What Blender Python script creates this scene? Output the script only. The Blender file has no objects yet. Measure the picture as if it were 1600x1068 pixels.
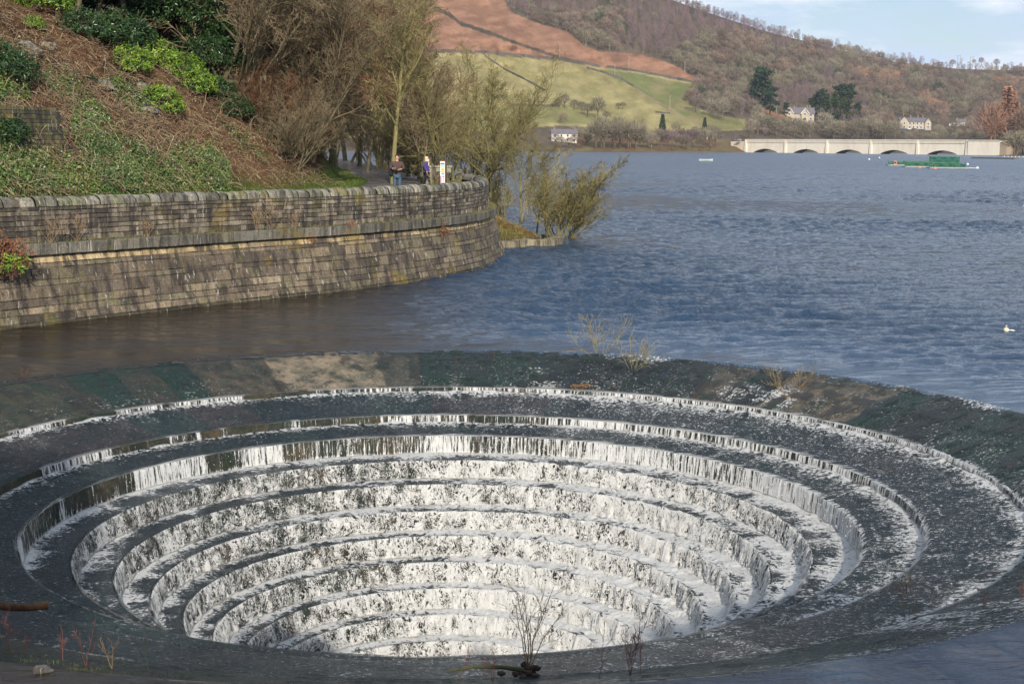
import bpy, math, random
import numpy as np
from mathutils import Vector, Matrix
R = math.radians
scene = bpy.context.scene
COL = scene.collection

# ---------------------------------------------------------------- camera
F, PIT, ROLL, CH = 2285.0, .1342, -.0078, 5.373      # focal length in photo pixels, pitch, roll, eye height over the spillway lip
_c, _s, _cr, _sr = math.cos(PIT), math.sin(PIT), math.cos(ROLL), math.sin(ROLL)
fwd = Vector((0, _c, -_s)); up0 = Vector((0, _s, _c)); r0 = Vector((1, 0, 0))
rt = r0*_cr - up0*_sr; upv = r0*_sr + up0*_cr
cam_d = bpy.data.cameras.new('camera'); cam = bpy.data.objects.new('camera', cam_d); COL.objects.link(cam)
M = Matrix.Identity(4)
for i in range(3):
    M[i][0] = rt[i]; M[i][1] = upv[i]; M[i][2] = -fwd[i]
M[2][3] = CH
cam.matrix_world = M
cam_d.sensor_width = 36; cam_d.lens = F/1600*36; cam_d.clip_start = .3; cam_d.clip_end = 9000
scene.camera = cam

# ---------------------------------------------------------------- light
SUN_AZ, SUN_EL = R(9), R(27)       # azimuth to the right of straight behind the viewer
w = bpy.data.worlds.new('World'); scene.world = w; w.use_nodes = True
nt = w.node_tree; bg = nt.nodes['Background']
sky = nt.nodes.new('ShaderNodeTexSky'); sky.sky_type = 'NISHITA'; sky.sun_disc = False
sky.sun_elevation = SUN_EL; sky.sun_rotation = math.pi - SUN_AZ
sky.air_density = 1.0; sky.dust_density = .5; sky.ozone_density = 2.6
bg.inputs[1].default_value = .095
tc = nt.nodes.new('ShaderNodeTexCoord')
mp = nt.nodes.new('ShaderNodeMapping'); mp.inputs['Scale'].default_value = (1, 1, 3.6); mp.inputs['Location'].default_value = (.37, .1, .2)
nz = nt.nodes.new('ShaderNodeTexNoise'); nz.inputs['Scale'].default_value = 4.2; nz.inputs['Detail'].default_value = 7; nz.inputs['Roughness'].default_value = .55
rmp = nt.nodes.new('ShaderNodeValToRGB'); rmp.color_ramp.elements[0].position = .30; rmp.color_ramp.elements[1].position = .50
rmp.color_ramp.elements[0].color = (0, 0, 0, 1); rmp.color_ramp.elements[1].color = (1, 1, 1, 1)
mx = nt.nodes.new('ShaderNodeMix'); mx.data_type = 'RGBA'
mx.inputs[7].default_value = (6.2, 7.4, 9.5, 1)
mlt = nt.nodes.new('ShaderNodeMath'); mlt.operation = 'MULTIPLY'; mlt.inputs[1].default_value = .92
rm2 = nt.nodes.new('ShaderNodeValToRGB'); rm2.color_ramp.elements[0].position = .46; rm2.color_ramp.elements[1].position = .64
mx2 = nt.nodes.new('ShaderNodeMix'); mx2.data_type = 'RGBA'; mx2.inputs[7].default_value = (10.2, 10.5, 10.9, 1)
nz2 = nt.nodes.new('ShaderNodeTexNoise'); nz2.inputs['Scale'].default_value = 7.5; nz2.inputs['Detail'].default_value = 8; nz2.inputs['Roughness'].default_value = .58
L = nt.links.new
L(tc.outputs['Generated'], mp.inputs[0]); L(mp.outputs[0], nz.inputs[0]); L(nz.outputs[0], rmp.inputs[0])
L(rmp.outputs[0], mlt.inputs[0]); L(mlt.outputs[0], mx.inputs[0]); L(sky.outputs[0], mx.inputs[6]); L(mp.outputs[0], nz2.inputs[0]); L(nz2.outputs[0], rm2.inputs[0]); L(rm2.outputs[0], mx2.inputs[0]); L(mx.outputs[2], mx2.inputs[6]); L(mx2.outputs[2], bg.inputs[0])
sd = bpy.data.lights.new('sun', 'SUN'); sun = bpy.data.objects.new('sun', sd); COL.objects.link(sun)
sd.energy = 5.0; sd.angle = R(.6); sd.color = (1, .90, .77)
sv = Vector((math.sin(SUN_AZ)*math.cos(SUN_EL), -math.cos(SUN_AZ)*math.cos(SUN_EL), math.sin(SUN_EL)))
sun.rotation_euler = sv.to_track_quat('Z', 'Y').to_euler(); sun.location = sv*300
SHADE = [(-17, -8, 19, 4.0), (-12, -8, 20, 3.6), (-7.6, -8, 20, 3.2), (-3.4, -9, 15, 2.6), (1.2, -8, 10.5, 3.2), (5.0, -9, 10.5, 3.2), (8.8, -8, 10.5, 3.2), (12.6, -9, 10.5, 3.2), (16.4, -8, 10, 3.2), (20, -8, 9, 3)]
scene.view_settings.view_transform = 'Standard'; scene.view_settings.look = 'None'
scene.view_settings.exposure = 0.18; scene.view_settings.gamma = 1

# ---------------------------------------------------------------- helpers
rng = np.random.default_rng(7); random.seed(11)

def ray(px, py):
    u = (px-800)/F; v = -(py-534)/F
    return rt*u + upv*v + fwd
def P(px, py, d):                       # point seen at a photo position, d metres ahead (y)
    r = ray(px, py); return Vector((r.x*d/r.y, d, CH + r.z*d/r.y))
def G(px, py, z=0.0):                   # point seen at a photo position on a level plane
    r = ray(px, py); t = (z-CH)/r.z; return Vector((r.x*t, r.y*t, z))

def _hash(i, j, k, seed):
    n = (i.astype(np.int64)*374761393 + j.astype(np.int64)*668265263 + k.astype(np.int64)*2147483647 + seed*974634777) & 0xffffffff
    n = ((n ^ (n >> 13))*1274126177) & 0xffffffff
    n = ((n ^ (n >> 16))*2246822519) & 0xffffffff
    return ((n ^ (n >> 15)) & 0xffff)/65535.0
def vn(x, y, z=0, seed=0):              # value noise 0..1
    x, y, z = np.broadcast_arrays(np.asarray(x, float), np.asarray(y, float), np.asarray(z, float))
    i, j, k = np.floor(x), np.floor(y), np.floor(z)
    a, b, c = x-i, y-j, z-k
    a = a*a*(3-2*a); b = b*b*(3-2*b); c = c*c*(3-2*c)
    r = 0
    for di in (0, 1):
        for dj in (0, 1):
            for dk in (0, 1):
                r = r + _hash(i+di, j+dj, k+dk, seed)*(a if di else 1-a)*(b if dj else 1-b)*(c if dk else 1-c)
    return r
def fbm(x, y, z=0, o=4, seed=0):
    r = 0; t = 0; am = 1.0
    for q in range(o):
        r = r + am*vn(np.asarray(x)*2**q, np.asarray(y)*2**q, np.asarray(z)*2**q, seed+q*17); t += am; am *= .5
    return r/t
def sst(a, b, x):
    t = np.clip((np.asarray(x, float)-a)/(b-a), 0, 1); return t*t*(3-2*t)

def mesh(name, V, Fc, smooth=True, attrs=None, uv=None):      # V n x 3, Fc m x k (all faces the same size) or list of arrays
    if not isinstance(Fc, list): Fc = [Fc]
    Fc = [np.asarray(f, np.int64) for f in Fc if len(f)]
    me = bpy.data.meshes.new(name)
    V = np.asarray(V, np.float32)
    me.vertices.add(len(V)); me.vertices.foreach_set('co', V.ravel())
    idx = np.concatenate([f.ravel() for f in Fc]); cnt = np.concatenate([np.full(len(f), f.shape[1]) for f in Fc])
    me.loops.add(len(idx)); me.loops.foreach_set('vertex_index', idx.astype(np.int32))
    me.polygons.add(len(cnt)); st = np.concatenate([[0], np.cumsum(cnt)[:-1]])
    me.polygons.foreach_set('loop_start', st.astype(np.int32)); me.polygons.foreach_set('loop_total', cnt.astype(np.int32))
    me.polygons.foreach_set('use_smooth', np.full(len(cnt), smooth))
    for k, a in (attrs or {}).items():
        a = np.asarray(a, np.float32)
        if a.ndim == 1:
            at = me.attributes.new(k, 'FLOAT', 'POINT'); at.data.foreach_set('value', a)
        else:
            if a.shape[1] == 3: a = np.concatenate([a, np.ones((len(a), 1), np.float32)], 1)
            at = me.attributes.new(k, 'FLOAT_COLOR', 'POINT'); at.data.foreach_set('color', a.ravel())
    if uv is not None:
        l = me.uv_layers.new(name='UVMap'); l.data.foreach_set('uv', np.asarray(uv, np.float32)[idx].ravel())
    me.update(calc_edges=True); me.validate()
    return me
def obj(name, me, m=None, parent=None, loc=None):
    o = bpy.data.objects.new(name, me); COL.objects.link(o)
    if m is not None and me is not None and not len(me.materials): me.materials.append(m)
    if parent is not None: o.parent = parent
    if loc is not None: o.location = loc
    return o
def tag(o, label, cat, group=None):
    o['label'] = label; o['category'] = cat
    if group: o['group'] = group
    return o
def kind(o, k): o['kind'] = k; return o
def empty(name, loc, label, cat, group=None, rz=0):
    o = bpy.data.objects.new(name, None); COL.objects.link(o); o.location = loc; o.rotation_euler = (0, 0, rz)
    o.empty_display_size = .2
    return tag(o, label, cat, group)
def dup(o, parent=None):
    c = o.copy(); COL.objects.link(c)
    if parent is not None: c.parent = parent
    for ch in list(o.children): dup(ch, c)
    return c
def gridq(n, m, wrap=False, off=0):
    i = np.arange(n-1)[:, None]; j = np.arange(m if wrap else m-1)[None, :]
    j2 = (j+1) % m
    q = np.stack([i*m+j, i*m+j2, (i+1)*m+j2, (i+1)*m+j], -1).reshape(-1, 4)
    return q+off

class MB:                                # collects small shapes into one mesh
    def __init__(s): s.V = []; s.Q = []; s.T = []; s.n = 0; s.C = []
    def add(s, V, Q=None, T=None, col=None):
        V = np.asarray(V, float); s.V.append(V)
        if Q is not None and len(Q): s.Q.append(np.asarray(Q)+s.n)
        if T is not None and len(T): s.T.append(np.asarray(T)+s.n)
        if col is None: col = (1, 1, 1)
        col = np.asarray(col, float)
        s.C.append(np.broadcast_to(col, (len(V), 3)) if col.ndim == 1 else col)
        s.n += len(V); return s
    def box(s, c, d, rz=0, col=None, taper=1.0):
        x, y, z = d[0]/2, d[1]/2, d[2]/2
        v = np.array([(-x, -y, -z), (x, -y, -z), (x, y, -z), (-x, y, -z), (-x*taper, -y*taper, z), (x*taper, -y*taper, z), (x*taper, y*taper, z), (-x*taper, y*taper, z)])
        cz, sz = math.cos(rz), math.sin(rz)
        v = np.stack([v[:, 0]*cz-v[:, 1]*sz, v[:, 0]*sz+v[:, 1]*cz, v[:, 2]], 1)+np.array(c)
        return s.add(v, [(0, 3, 2, 1), (4, 5, 6, 7), (0, 1, 5, 4), (1, 2, 6, 5), (2, 3, 7, 6), (3, 0, 4, 7)], col=col)
    def tube(s, pts, rad, n=6, col=None, cap=True):
        pts = np.asarray(pts, float); k = len(pts); rad = np.broadcast_to(np.asarray(rad, float), (k,))
        t = np.gradient(pts, axis=0); t /= np.linalg.norm(t, axis=1)[:, None]+1e-9
        ref = np.array((0, 0, 1.)) if abs(t[:, 2]).mean() < .8 else np.array((1., 0, 0))
        a = np.cross(t, ref); a /= np.linalg.norm(a, axis=1)[:, None]+1e-9; b = np.cross(t, a)
        an = np.arange(n)*2*math.pi/n
        V = pts[:, None]+rad[:, None, None]*(np.cos(an)[None, :, None]*a[:, None]+np.sin(an)[None, :, None]*b[:, None])
        V = V.reshape(-1, 3); Q = gridq(k, n, True); T = []
        if cap:
            V = np.concatenate([V, pts[:1], pts[-1:]])
            T = [(i, k*n, (i+1) % n) for i in range(n)] + [((k-1)*n+i, (k-1)*n+(i+1) % n, k*n+1) for i in range(n)]
        return s.add(V, Q, T, col=col)
    def ball(s, c, r, n=8, m=6, col=None, nz_=0, seed=0):
        th = np.linspace(0, math.pi, m+1)[:, None]; ph = (np.arange(n)*2*math.pi/n)[None]
        v = np.stack([np.sin(th)*np.cos(ph), np.sin(th)*np.sin(ph), np.cos(th)+0*ph], -1).reshape(-1, 3)
        if nz_: v = v*(1+nz_*(vn(v[:, 0]*2+seed, v[:, 1]*2, v[:, 2]*2, seed)-.5))[:, None]
        return s.add(v*np.asarray(r)+np.array(c), gridq(m+1, n, True), col=col)
    def mesh(s, name, smooth=False):
        V = np.concatenate(s.V); Fc = []
        if s.Q: Fc.append(np.concatenate(s.Q))
        if s.T: Fc.append(np.concatenate(s.T))
        return mesh(name, V, Fc, smooth, {'col': np.concatenate(s.C)})
    def build(s, name, m, parent=None, smooth=False): return obj(name, s.mesh(name, smooth), m, parent)

# ---- material building
class NT:
    def __init__(s, name):
        s.m = bpy.data.materials.new(name); s.m.use_nodes = True; s.t = s.m.node_tree
        s.b = s.t.nodes['Principled BSDF']; s.out = s.t.nodes['Material Output']
    def n(s, ty, **kw):
        x = s.t.nodes.new('ShaderNode'+ty)
        for k, v in kw.items(): setattr(x, k, v)
        return x
    def l(s, a, b): s.t.links.new(a, b)
    def inp(s, node, i, v):
        if isinstance(v, bpy.types.NodeSocket): s.l(v, node.inputs[i])
        elif v is not None: node.inputs[i].default_value = v
    def attr(s, name, vec=False):
        a = s.n('Attribute'); a.attribute_name = name
        return a.outputs['Color'] if not vec else a.outputs['Vector']
    def fac(s, name):
        a = s.n('Attribute'); a.attribute_name = name; return a.outputs['Fac']
    def co(s, which='Object', sc=(1, 1, 1)):
        t = s.n('TexCoord'); mpn = s.n('Mapping'); s.l(t.outputs[which], mpn.inputs[0]); mpn.inputs['Scale'].default_value = sc
        return mpn.outputs[0]
    def noise(s, co, sc=1, det=4, ro=.55, dist=0):
        x = s.n('TexNoise'); s.inp(x, 'Vector', co); x.inputs['Scale'].default_value = sc; x.inputs['Detail'].default_value = det
        x.inputs['Roughness'].default_value = ro; x.inputs['Distortion'].default_value = dist; return x.outputs['Fac']
    def voro(s, co, sc=1, feat='F1', out='Distance'):
        x = s.n('TexVoronoi', feature=feat); s.inp(x, 'Vector', co); x.inputs['Scale'].default_value = sc; return x.outputs[out]
    def ramp(s, f, *st):
        x = s.n('ValToRGB'); s.l(f, x.inputs[0]); e = x.color_ramp.elements
        while len(e) < len(st): e.new(.5)
        for q, (p, c) in enumerate(st):
            e[q].position = p
            if isinstance(c, (int, float)): c = (c, c, c)
            e[q].color = (*c, 1)
        return x.outputs[0]
    def mix(s, f, a, b, mode='MIX'):
        x = s.n('Mix', data_type='RGBA', blend_type=mode)
        s.inp(x, 0, f)
        for i, v in ((6, a), (7, b)):
            if isinstance(v, (tuple, list)): v = (*v, 1) if len(v) == 3 else v
            elif isinstance(v, (int, float)): v = (v, v, v, 1)
            s.inp(x, i, v)
        return x.outputs[2]
    def math(s, op, a, b=None, clamp=False):
        x = s.n('Math', operation=op); s.inp(x, 0, a); s.inp(x, 1, b); x.use_clamp = clamp; return x.outputs[0]
    def bump(s, h, d=.02, st=1.0, nrm=None):
        x = s.n('Bump'); x.inputs['Distance'].default_value = d; x.inputs['Strength'].default_value = st; s.l(h, x.inputs['Height'])
        if nrm is not None: s.l(nrm, x.inputs['Normal'])
        return x.outputs[0]
    def fin(s, col=None, ro=None, nrm=None, spec=None, alpha=None, metal=None):
        b = s.b
        if col is not None: s.inp(b, 'Base Color', (*col, 1) if isinstance(col, (tuple, list)) else col)
        s.inp(b, 'Roughness', ro); s.inp(b, 'Specular IOR Level', spec); s.inp(b, 'Alpha', alpha); s.inp(b, 'Metallic', metal)
        if nrm is not None: s.l(nrm, b.inputs['Normal'])
        return s.m
def plain(name, c, ro=.8, sc=6, var=.25, bump=.004, spec=.3, attr=False):      # base colour with mottling and a little relief
    t = NT(name); co = t.co('Object'); nf = t.noise(co, sc, 5)
    base = t.attr('col') if attr else None
    lo = tuple(max(0, v*(1-var)) for v in c); hi = tuple(v*(1+var) for v in c)
    col = t.ramp(nf, (.3, lo), (.7, hi))
    if attr: col = t.mix(1.0, col, base, 'MULTIPLY')
    return t.fin(col, ro, t.bump(nf, bump) if bump else None, spec)
# ================================================================ RESERVOIR WATER
CX, CY = -1.18, 26.05                    # centre of the spillway, lip radius 12.2 m at z = 0
WL = .11                                 # still water level
def water_mat():
    t = NT('lake_water')
    b1 = t.noise(t.co('Object', (.75, 2.9, 1)), 2.8, 5, .66)
    b2 = t.noise(t.co('Object', (4.5, 10, 1)), 3.4, 3, .6)
    far_ = t.fac('open'); h1 = t.math('MULTIPLY', b1, far_)
    n1 = t.bump(t.noise(t.co('Object', (.35, 1.0, 1)), .55, 5, .6), .55, 1.0, t.bump(t.math('MULTIPLY', h1, t.math('SUBTRACT', 1.0, t.math('MULTIPLY', t.fac('bank_reflect'), .93))), .26, 1.0)); n2 = t.bump(b2, .018, 1.0, n1)
    pt = t.noise(t.co('Object', (.012, .03, 1)), 1.0, 3)
    col = t.ramp(pt, (.35, (.012, .036, .076)), (.7, (.018, .048, .098)))
    col = t.mix(t.fac('bank_reflect'), col, (.010, .006, .003))  # dark reflection of wall and bank put into the water colour
    return t.fin(col, t.math('ADD', t.math('MULTIPLY', t.fac('away'), .24), .06), n2, .5)
WATER = water_mat()
def waves(x, y):
    r = np.random.default_rng(3); h = 0
    for q in range(64):
        lam = .26*10**(r.uniform(0, 1.0)); th = math.pi/2 + r.normal(0, .24) + .12
        k = 2*math.pi/lam; ph = k*(x*math.cos(th)+y*math.sin(th)) + r.uniform(0, 6.28); h = h + .0160*lam**.65*r.uniform(.5, 1)*(.45*np.sin(ph)+.55*(1.27-2*np.abs(np.sin(ph/2))))
    g = .30+1.4*sst(.25, .75, fbm(x*.035, y*.06, 0, 3, 5))
    return h*g
def q_ogee(q): return (q**1.55*.25+q*.75)*sst(0, .12, q)
def build_water():
    # polar sheet round the spillway, fine towards the open water in front of the viewer
    th = np.concatenate([np.linspace(R(-65), R(165), 1500), np.linspace(R(165), R(295), 260)[1:-1]])
    rr = [11.95]
    while rr[-1] < 13.4: rr.append(rr[-1]+.045)
    while rr[-1] < 320: rr.append(rr[-1]+max(.075, .0045*(rr[-1]-2)))
    while rr[-1] < 1000: rr.append(rr[-1]*1.0065)
    while rr[-1] < 3500: rr.append(rr[-1]*1.08)
    rr = np.array(rr); TH, RR = np.meshgrid(th, rr)
    x = CX+RR*np.cos(TH); y = CY+RR*np.sin(TH)
    att = sst(12.6, 15.5, RR)*(1-.9*sst(100, 900, RR))
    sm = sst(R(-60), R(-20), TH) * (1-sst(R(175), R(240), TH))     # quieter where the sheet slides in on the near side
    wh = waves(x, y)
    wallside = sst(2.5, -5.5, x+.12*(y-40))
    z = WL + wh*att*(.35+.65*sm)*(1-.93*wallside)
    qc = np.clip((12.2-RR)/2.11, 0, 1); cz_ = -.66*(q_ogee(qc))
    z = z + (cz_+.010-WL)*(1-sst(12.0, 14.6, RR)**.7)
    # long smooth tongues drawn towards the lip
    z = z + .085*(fbm(TH*13+.3*RR, RR*.30, 0, 3, 9)-.5)*(1-sst(15, 24, RR))*sst(11.9, 12.6, RR)*(1+.9*(1-sm))
    V = np.stack([x, y, z], -1).reshape(-1, 3)
    bank_reflect = (wallside*(1-sst(60, 90, y))).ravel()
    me = mesh('water', V, gridq(len(rr), len(th), True), True, {'bank_reflect': bank_reflect, 'open': (.25+.75*sst(14, 22, RR)).ravel(), 'away': (sst(30, 420, RR)**.7).ravel()})
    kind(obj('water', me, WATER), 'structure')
build_water()

# ================================================================ SPILLWAY FUNNEL
def thp(px): return math.acos(max(-1, min(1, ((px-800)*.01665-CX)/12.2)))
# (name, r0, z0, r1, z1)
RINGS = [('crest', 12.35, -.05, 10.09, -.66), ('riser', 10.09, -.66, 10.08, -.80), ('apron', 10.08, -.80, 8.45, -1.06), ('riser', 8.45, -1.06, 8.43, -1.27),
         ('apron', 8.43, -1.27, 7.43, -1.36), ('riser', 7.43, -1.36, 7.40, -1.80)]
sr = [(7.40, -1.80), (6.6, -1.79), (6.57, -2.19), (5.9, -2.18), (5.87, -2.64), (5.3, -2.64), (5.27, -3.05), (4.75, -3.05), (4.72, -3.48), (4.25, -3.48),
      (4.22, -3.91), (3.75, -3.91), (3.72, -4.33), (3.3, -4.33), (3.27, -4.74), (2.85, -4.74), (2.82, -5.3), (2.35, -5.3), (2.3, -9.0)]
for q in range(len(sr)-1): RINGS.append(('tread' if q % 2 == 0 else 'riser', *sr[q], *sr[q+1]))
def ring_pt(k, t):                       # profile point, t 0..1 down the ring
    nm, r0_, z0_, r1_, z1_ = RINGS[k]
    if nm == 'crest':
        # rounded ogee: rises to the lip at r 12.2, rolls over, then a slightly concave chute
        r_ = r0_+(r1_-r0_)*t; q = np.clip((12.2-r_)/2.11, 0, 1)
        return r_, -.66*q_ogee(q)-.05*(1-sst(0, .06, t))
    return r0_+(r1_-r0_)*t, z0_+(z1_-z0_)*t
def conc_mat():
    t = NT('wet_concrete'); co = t.co('Object'); c = t.attr('col')
    n1 = t.noise(co, 3.5, 8, .7); n2 = t.noise(co, 22, 4, .6); al = t.noise(t.co('Object', (1, 1, 1)), 1.3, 6, .65)
    c1 = t.mix(t.ramp(t.noise(co, 1.9, 8, .72), (.40, 0), (.62, .9)), c, (.018, .024, .021))
    blk = t.ramp(t.noise(co, 7, 7, .75), (.60, 0), (.66, 1)); c2 = t.mix(t.math('MULTIPLY', blk, .8), c1, (.010, .011, .011))
    c3 = t.mix(t.ramp(al, (.52, 0), (.62, .55)), c2, (.012, .032, .022))
    # joints between the cast panels
    j = t.fac('joint'); mus = t.ramp(t.noise(co, 4.2, 8, .8), (.59, 0), (.625, .9)); c3 = t.mix(mus, c3, (.010, .012, .016)); c4 = t.mix(j, c3, (.05, .032, .02))
    nb = t.bump(n1, .03); nb = t.bump(n2, .012, .8, nb)
    return t.fin(c4, t.ramp(n2, (.3, .30), (.7, .6)), nb, .13)
CONC = conc_mat()
def panel_col(k, th, px_guess):
    nm = RINGS[k][0]
    h = random.random()
    if nm == 'crest':
        vv = random.uniform(.75, 1.15); tan = (.27*vv, .205*vv, .14*vv); grn = (.010*vv, .028*vv, .022*vv) if random.random() < .8 else (.04, .035, .028); blk = (.012*vv, .016*vv, .020*vv); br = (.075*vv, .058*vv, .042*vv)
        if px_guess < 120: return (.055, .050, .034)
        if px_guess < 330: return grn
        if px_guess < 430: return br
        if px_guess < 570: return tan if random.random() < .75 else br
        if px_guess < 622: return (.075, .065, .05)
        if px_guess < 678: return tan
        if px_guess < 900: return random.choice([(.011, .024, .021), (.015, .021, .021), (.008, .028, .020)])
        if px_guess < 1090: return blk
        if px_guess < 1240: return random.choice([(.03, .034, .03), (.09, .072, .052), (.018, .022, .022)])
        if px_guess < 1330: return (.15, .115, .08)
        return (.010, .028, .022) if h < .7 else (.022, .024, .022)
    if nm == 'apron':
        return random.choice([(.032, .048, .052), (.024, .055, .047), (.046, .048, .058), (.028, .042, .046), (.085, .052, .048) if k == 2 else (.034, .05, .05)])
    return random.choice([(.075, .062, .040), (.055, .05, .035), (.09, .07, .045), (.05, .055, .04)])
sp = empty('spillway', (CX, CY, 0), 'round stepped concrete bellmouth spillway sunk in the reservoir, water pouring inside', 'spillway')
TH1 = np.concatenate([np.linspace(R(-40), R(220), 1100), np.linspace(R(220), R(320), 160)[1:-1]])
for k, (nm, ra, za, rb, zb) in enumerate(RINGS):
    nr = {'crest': 40, 'apron': 14, 'riser': 5, 'tread': 4}[nm]
    t = np.linspace(0, 1, nr); rr, zz = ring_pt(k, t)
    T, RR = np.meshgrid(TH1, rr); Z = np.repeat(zz[:, None], len(TH1), 1)
    npan = 74 if nm == 'crest' else (40 if nm == 'apron' else 60)
    idx = np.floor((T+R(40)+(  .03*(fbm(T*30, RR*1.8, 0, 3, 5+k)-.5) if nm == 'crest' else 0))/(2*math.pi)*npan).astype(int)
    cols = []
    for q in range(npan):
        thc = (q+.5)/npan*2*math.pi-R(40); pxg = 800+(12.2*math.cos(thc)+CX)/.01665
        if math.sin(thc) < 0: pxg = 50 if math.cos(thc) < 0 else 1500
        cols.append(panel_col(k, thc, pxg))
    cols = np.array(cols)[np.clip(idx, 0, npan-1)]
    fr = ((T+R(40))/(2*math.pi)*npan) % 1
    w_ = .018/(2*math.pi*ra/npan)
    joint = ((fr < w_) | (fr > 1-w_))*.7*(fbm(T*30, RR*1.5, 0, 2, k) > .50)*(nm in ('crest', 'apron'))
    dz = .02*(fbm(RR*np.cos(T)*2, RR*np.sin(T)*2, Z*3, 3, k)-.5) - .012*(joint > 0)
    if nm == 'riser': rn = RR + dz*1.5; Z2 = Z
    else: rn = RR; Z2 = Z + dz*(0 if nm == 'tread' else 1)
    if nm == 'crest':                     # mussel clumps and broken edge
        right_ = sst(120, 78, np.degrees(T)); m = sst(.60-.10*right_, .70-.08*right_, fbm(T*12.2*3.2, RR*3.4, 0, 4, 77))*sst(.05, .2, t)[:, None]
        Z2 = Z2+.03*m; cols = cols*(1-.8*m[..., None]) + np.array((.012, .014, .018))*(.8*m[..., None])
    V = np.stack([rn*np.cos(T), rn*np.sin(T), Z2], -1).reshape(-1, 3)
    nmx = {'crest': 'crest', 'apron': 'apron', 'riser': 'riser', 'tread': 'tread'}[nm]
    obj(nmx, mesh(nmx, V, gridq(nr, len(TH1), True)[:, ::-1], True, {'col': cols.reshape(-1, 3), 'joint': joint.ravel()}), CONC, sp)

# ---- the water running down it: thin film on the slopes, strands on the risers, foam at each foot
def foam_mat(name, kd):
    t = NT(name); f = t.fac('foam'); w = t.fac('wet'); uvn = t.co('UV')
    def sc(x, y): 
        m_ = t.n('Mapping'); t.l(uvn, m_.inputs[0]); m_.inputs['Scale'].default_value = (x, y, 1); return m_.outputs[0]
    def rdg(v, s_, d_, ro, di=0):
        nn = t.noise(v, s_, d_, ro, di); return t.math('SUBTRACT', 1, t.math('ABSOLUTE', t.math('MULTIPLY', t.math('SUBTRACT', nn, .5), 4.0)))
    grain = t.noise(sc(1, 1), 46, 3, .8)
    if kd == 'comb':
        a_ = t.noise(sc(1, .07), 13, 5, .8); b_ = rdg(sc(1, .10), 9, 4, .7, .3)
        pat = t.math('ADD', t.math('MULTIPLY', a_, .75), t.math('MULTIPLY', b_, .28)); wd = .10
    elif kd == 'lace':
        a_ = rdg(sc(1, .75), 4.4, 5, .70, 1.6); b_ = rdg(sc(1, .6), 10.0, 4, .72, 1.1)
        pat = t.math('ADD', t.math('MULTIPLY', t.math('MAXIMUM', a_, b_), .62), t.math('MULTIPLY', t.noise(sc(1, .7), 3.2, 6, .75), .55)); wd = .15
    else:
        a_ = rdg(sc(1, .8), 3.2, 6, .74, 1.2); b_ = t.noise(sc(1, .8), 14, 5, .78)
        pat = t.math('ADD', t.math('MULTIPLY', a_, .40), t.math('MULTIPLY', b_, .66)); wd = .11
    pat = t.math('ADD', pat, t.math('MULTIPLY', t.math('SUBTRACT', grain, .5), .22))
    c0, k_ = {'comb': (.62, 2.0), 'lace': (.68, 2.9), 'film': (.62, 2.6)}[kd]
    pw = t.math('ADD', t.math('MULTIPLY', t.math('SUBTRACT', pat, c0), k_), .5)
    mask = t.math('DIVIDE', t.math('SUBTRACT', pw, t.math('SUBTRACT', 1.0, f)), wd*1.5, True)
    hb = t.math('ADD', pat, t.math('MULTIPLY', grain, .3))
    nb = t.bump(hb, {'comb': .04, 'lace': .07, 'film': .06}[kd], 1.0)
    t.fin(t.ramp(t.math('SUBTRACT', pat, 0), (.3, (.38, .40, .41)), (.95, (.76, .76, .735))), .6, nb, .3)
    gl = t.n('BsdfPrincipled'); gl.inputs['Base Color'].default_value = (.013, .032, .052, 1); gl.inputs['Roughness'].default_value = .10
    gl.inputs['Specular IOR Level'].default_value = .6
    rip = t.noise(sc(1, .75), 9, 6, .72, .5); t.l(t.bump(rip, .16, 1.0), gl.inputs['Normal'])
    tr = t.n('BsdfTransparent'); tr.inputs[0].default_value = (.95, .97, .96, 1)
    m1 = t.n('MixShader'); t.l(w, m1.inputs[0]); t.l(tr.outputs[0], m1.inputs[1]); t.l(gl.outputs[0], m1.inputs[2])
    m2 = t.n('MixShader'); t.l(mask, m2.inputs[0]); t.l(m1.outputs[0], m2.inputs[1]); t.l(t.b.outputs[0], m2.inputs[2])
    t.l(m2.outputs[0], t.out.inputs[0])
    return t.m
FM = [foam_mat('running_film', 'film'), foam_mat('falling_strands', 'comb'), foam_mat('tumbling_foam', 'lace')]
def ridge(x, y, z, o, seed):             # thin bright threads
    r = 0; am = 1; tt = 0
    for q in range(o):
        r = r+am*(1-np.abs(2*vn(x*2**q, y*2**q, z*2**q, seed+q*13)-1)**.8); tt += am; am *= .6
    return r/tt
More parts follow.
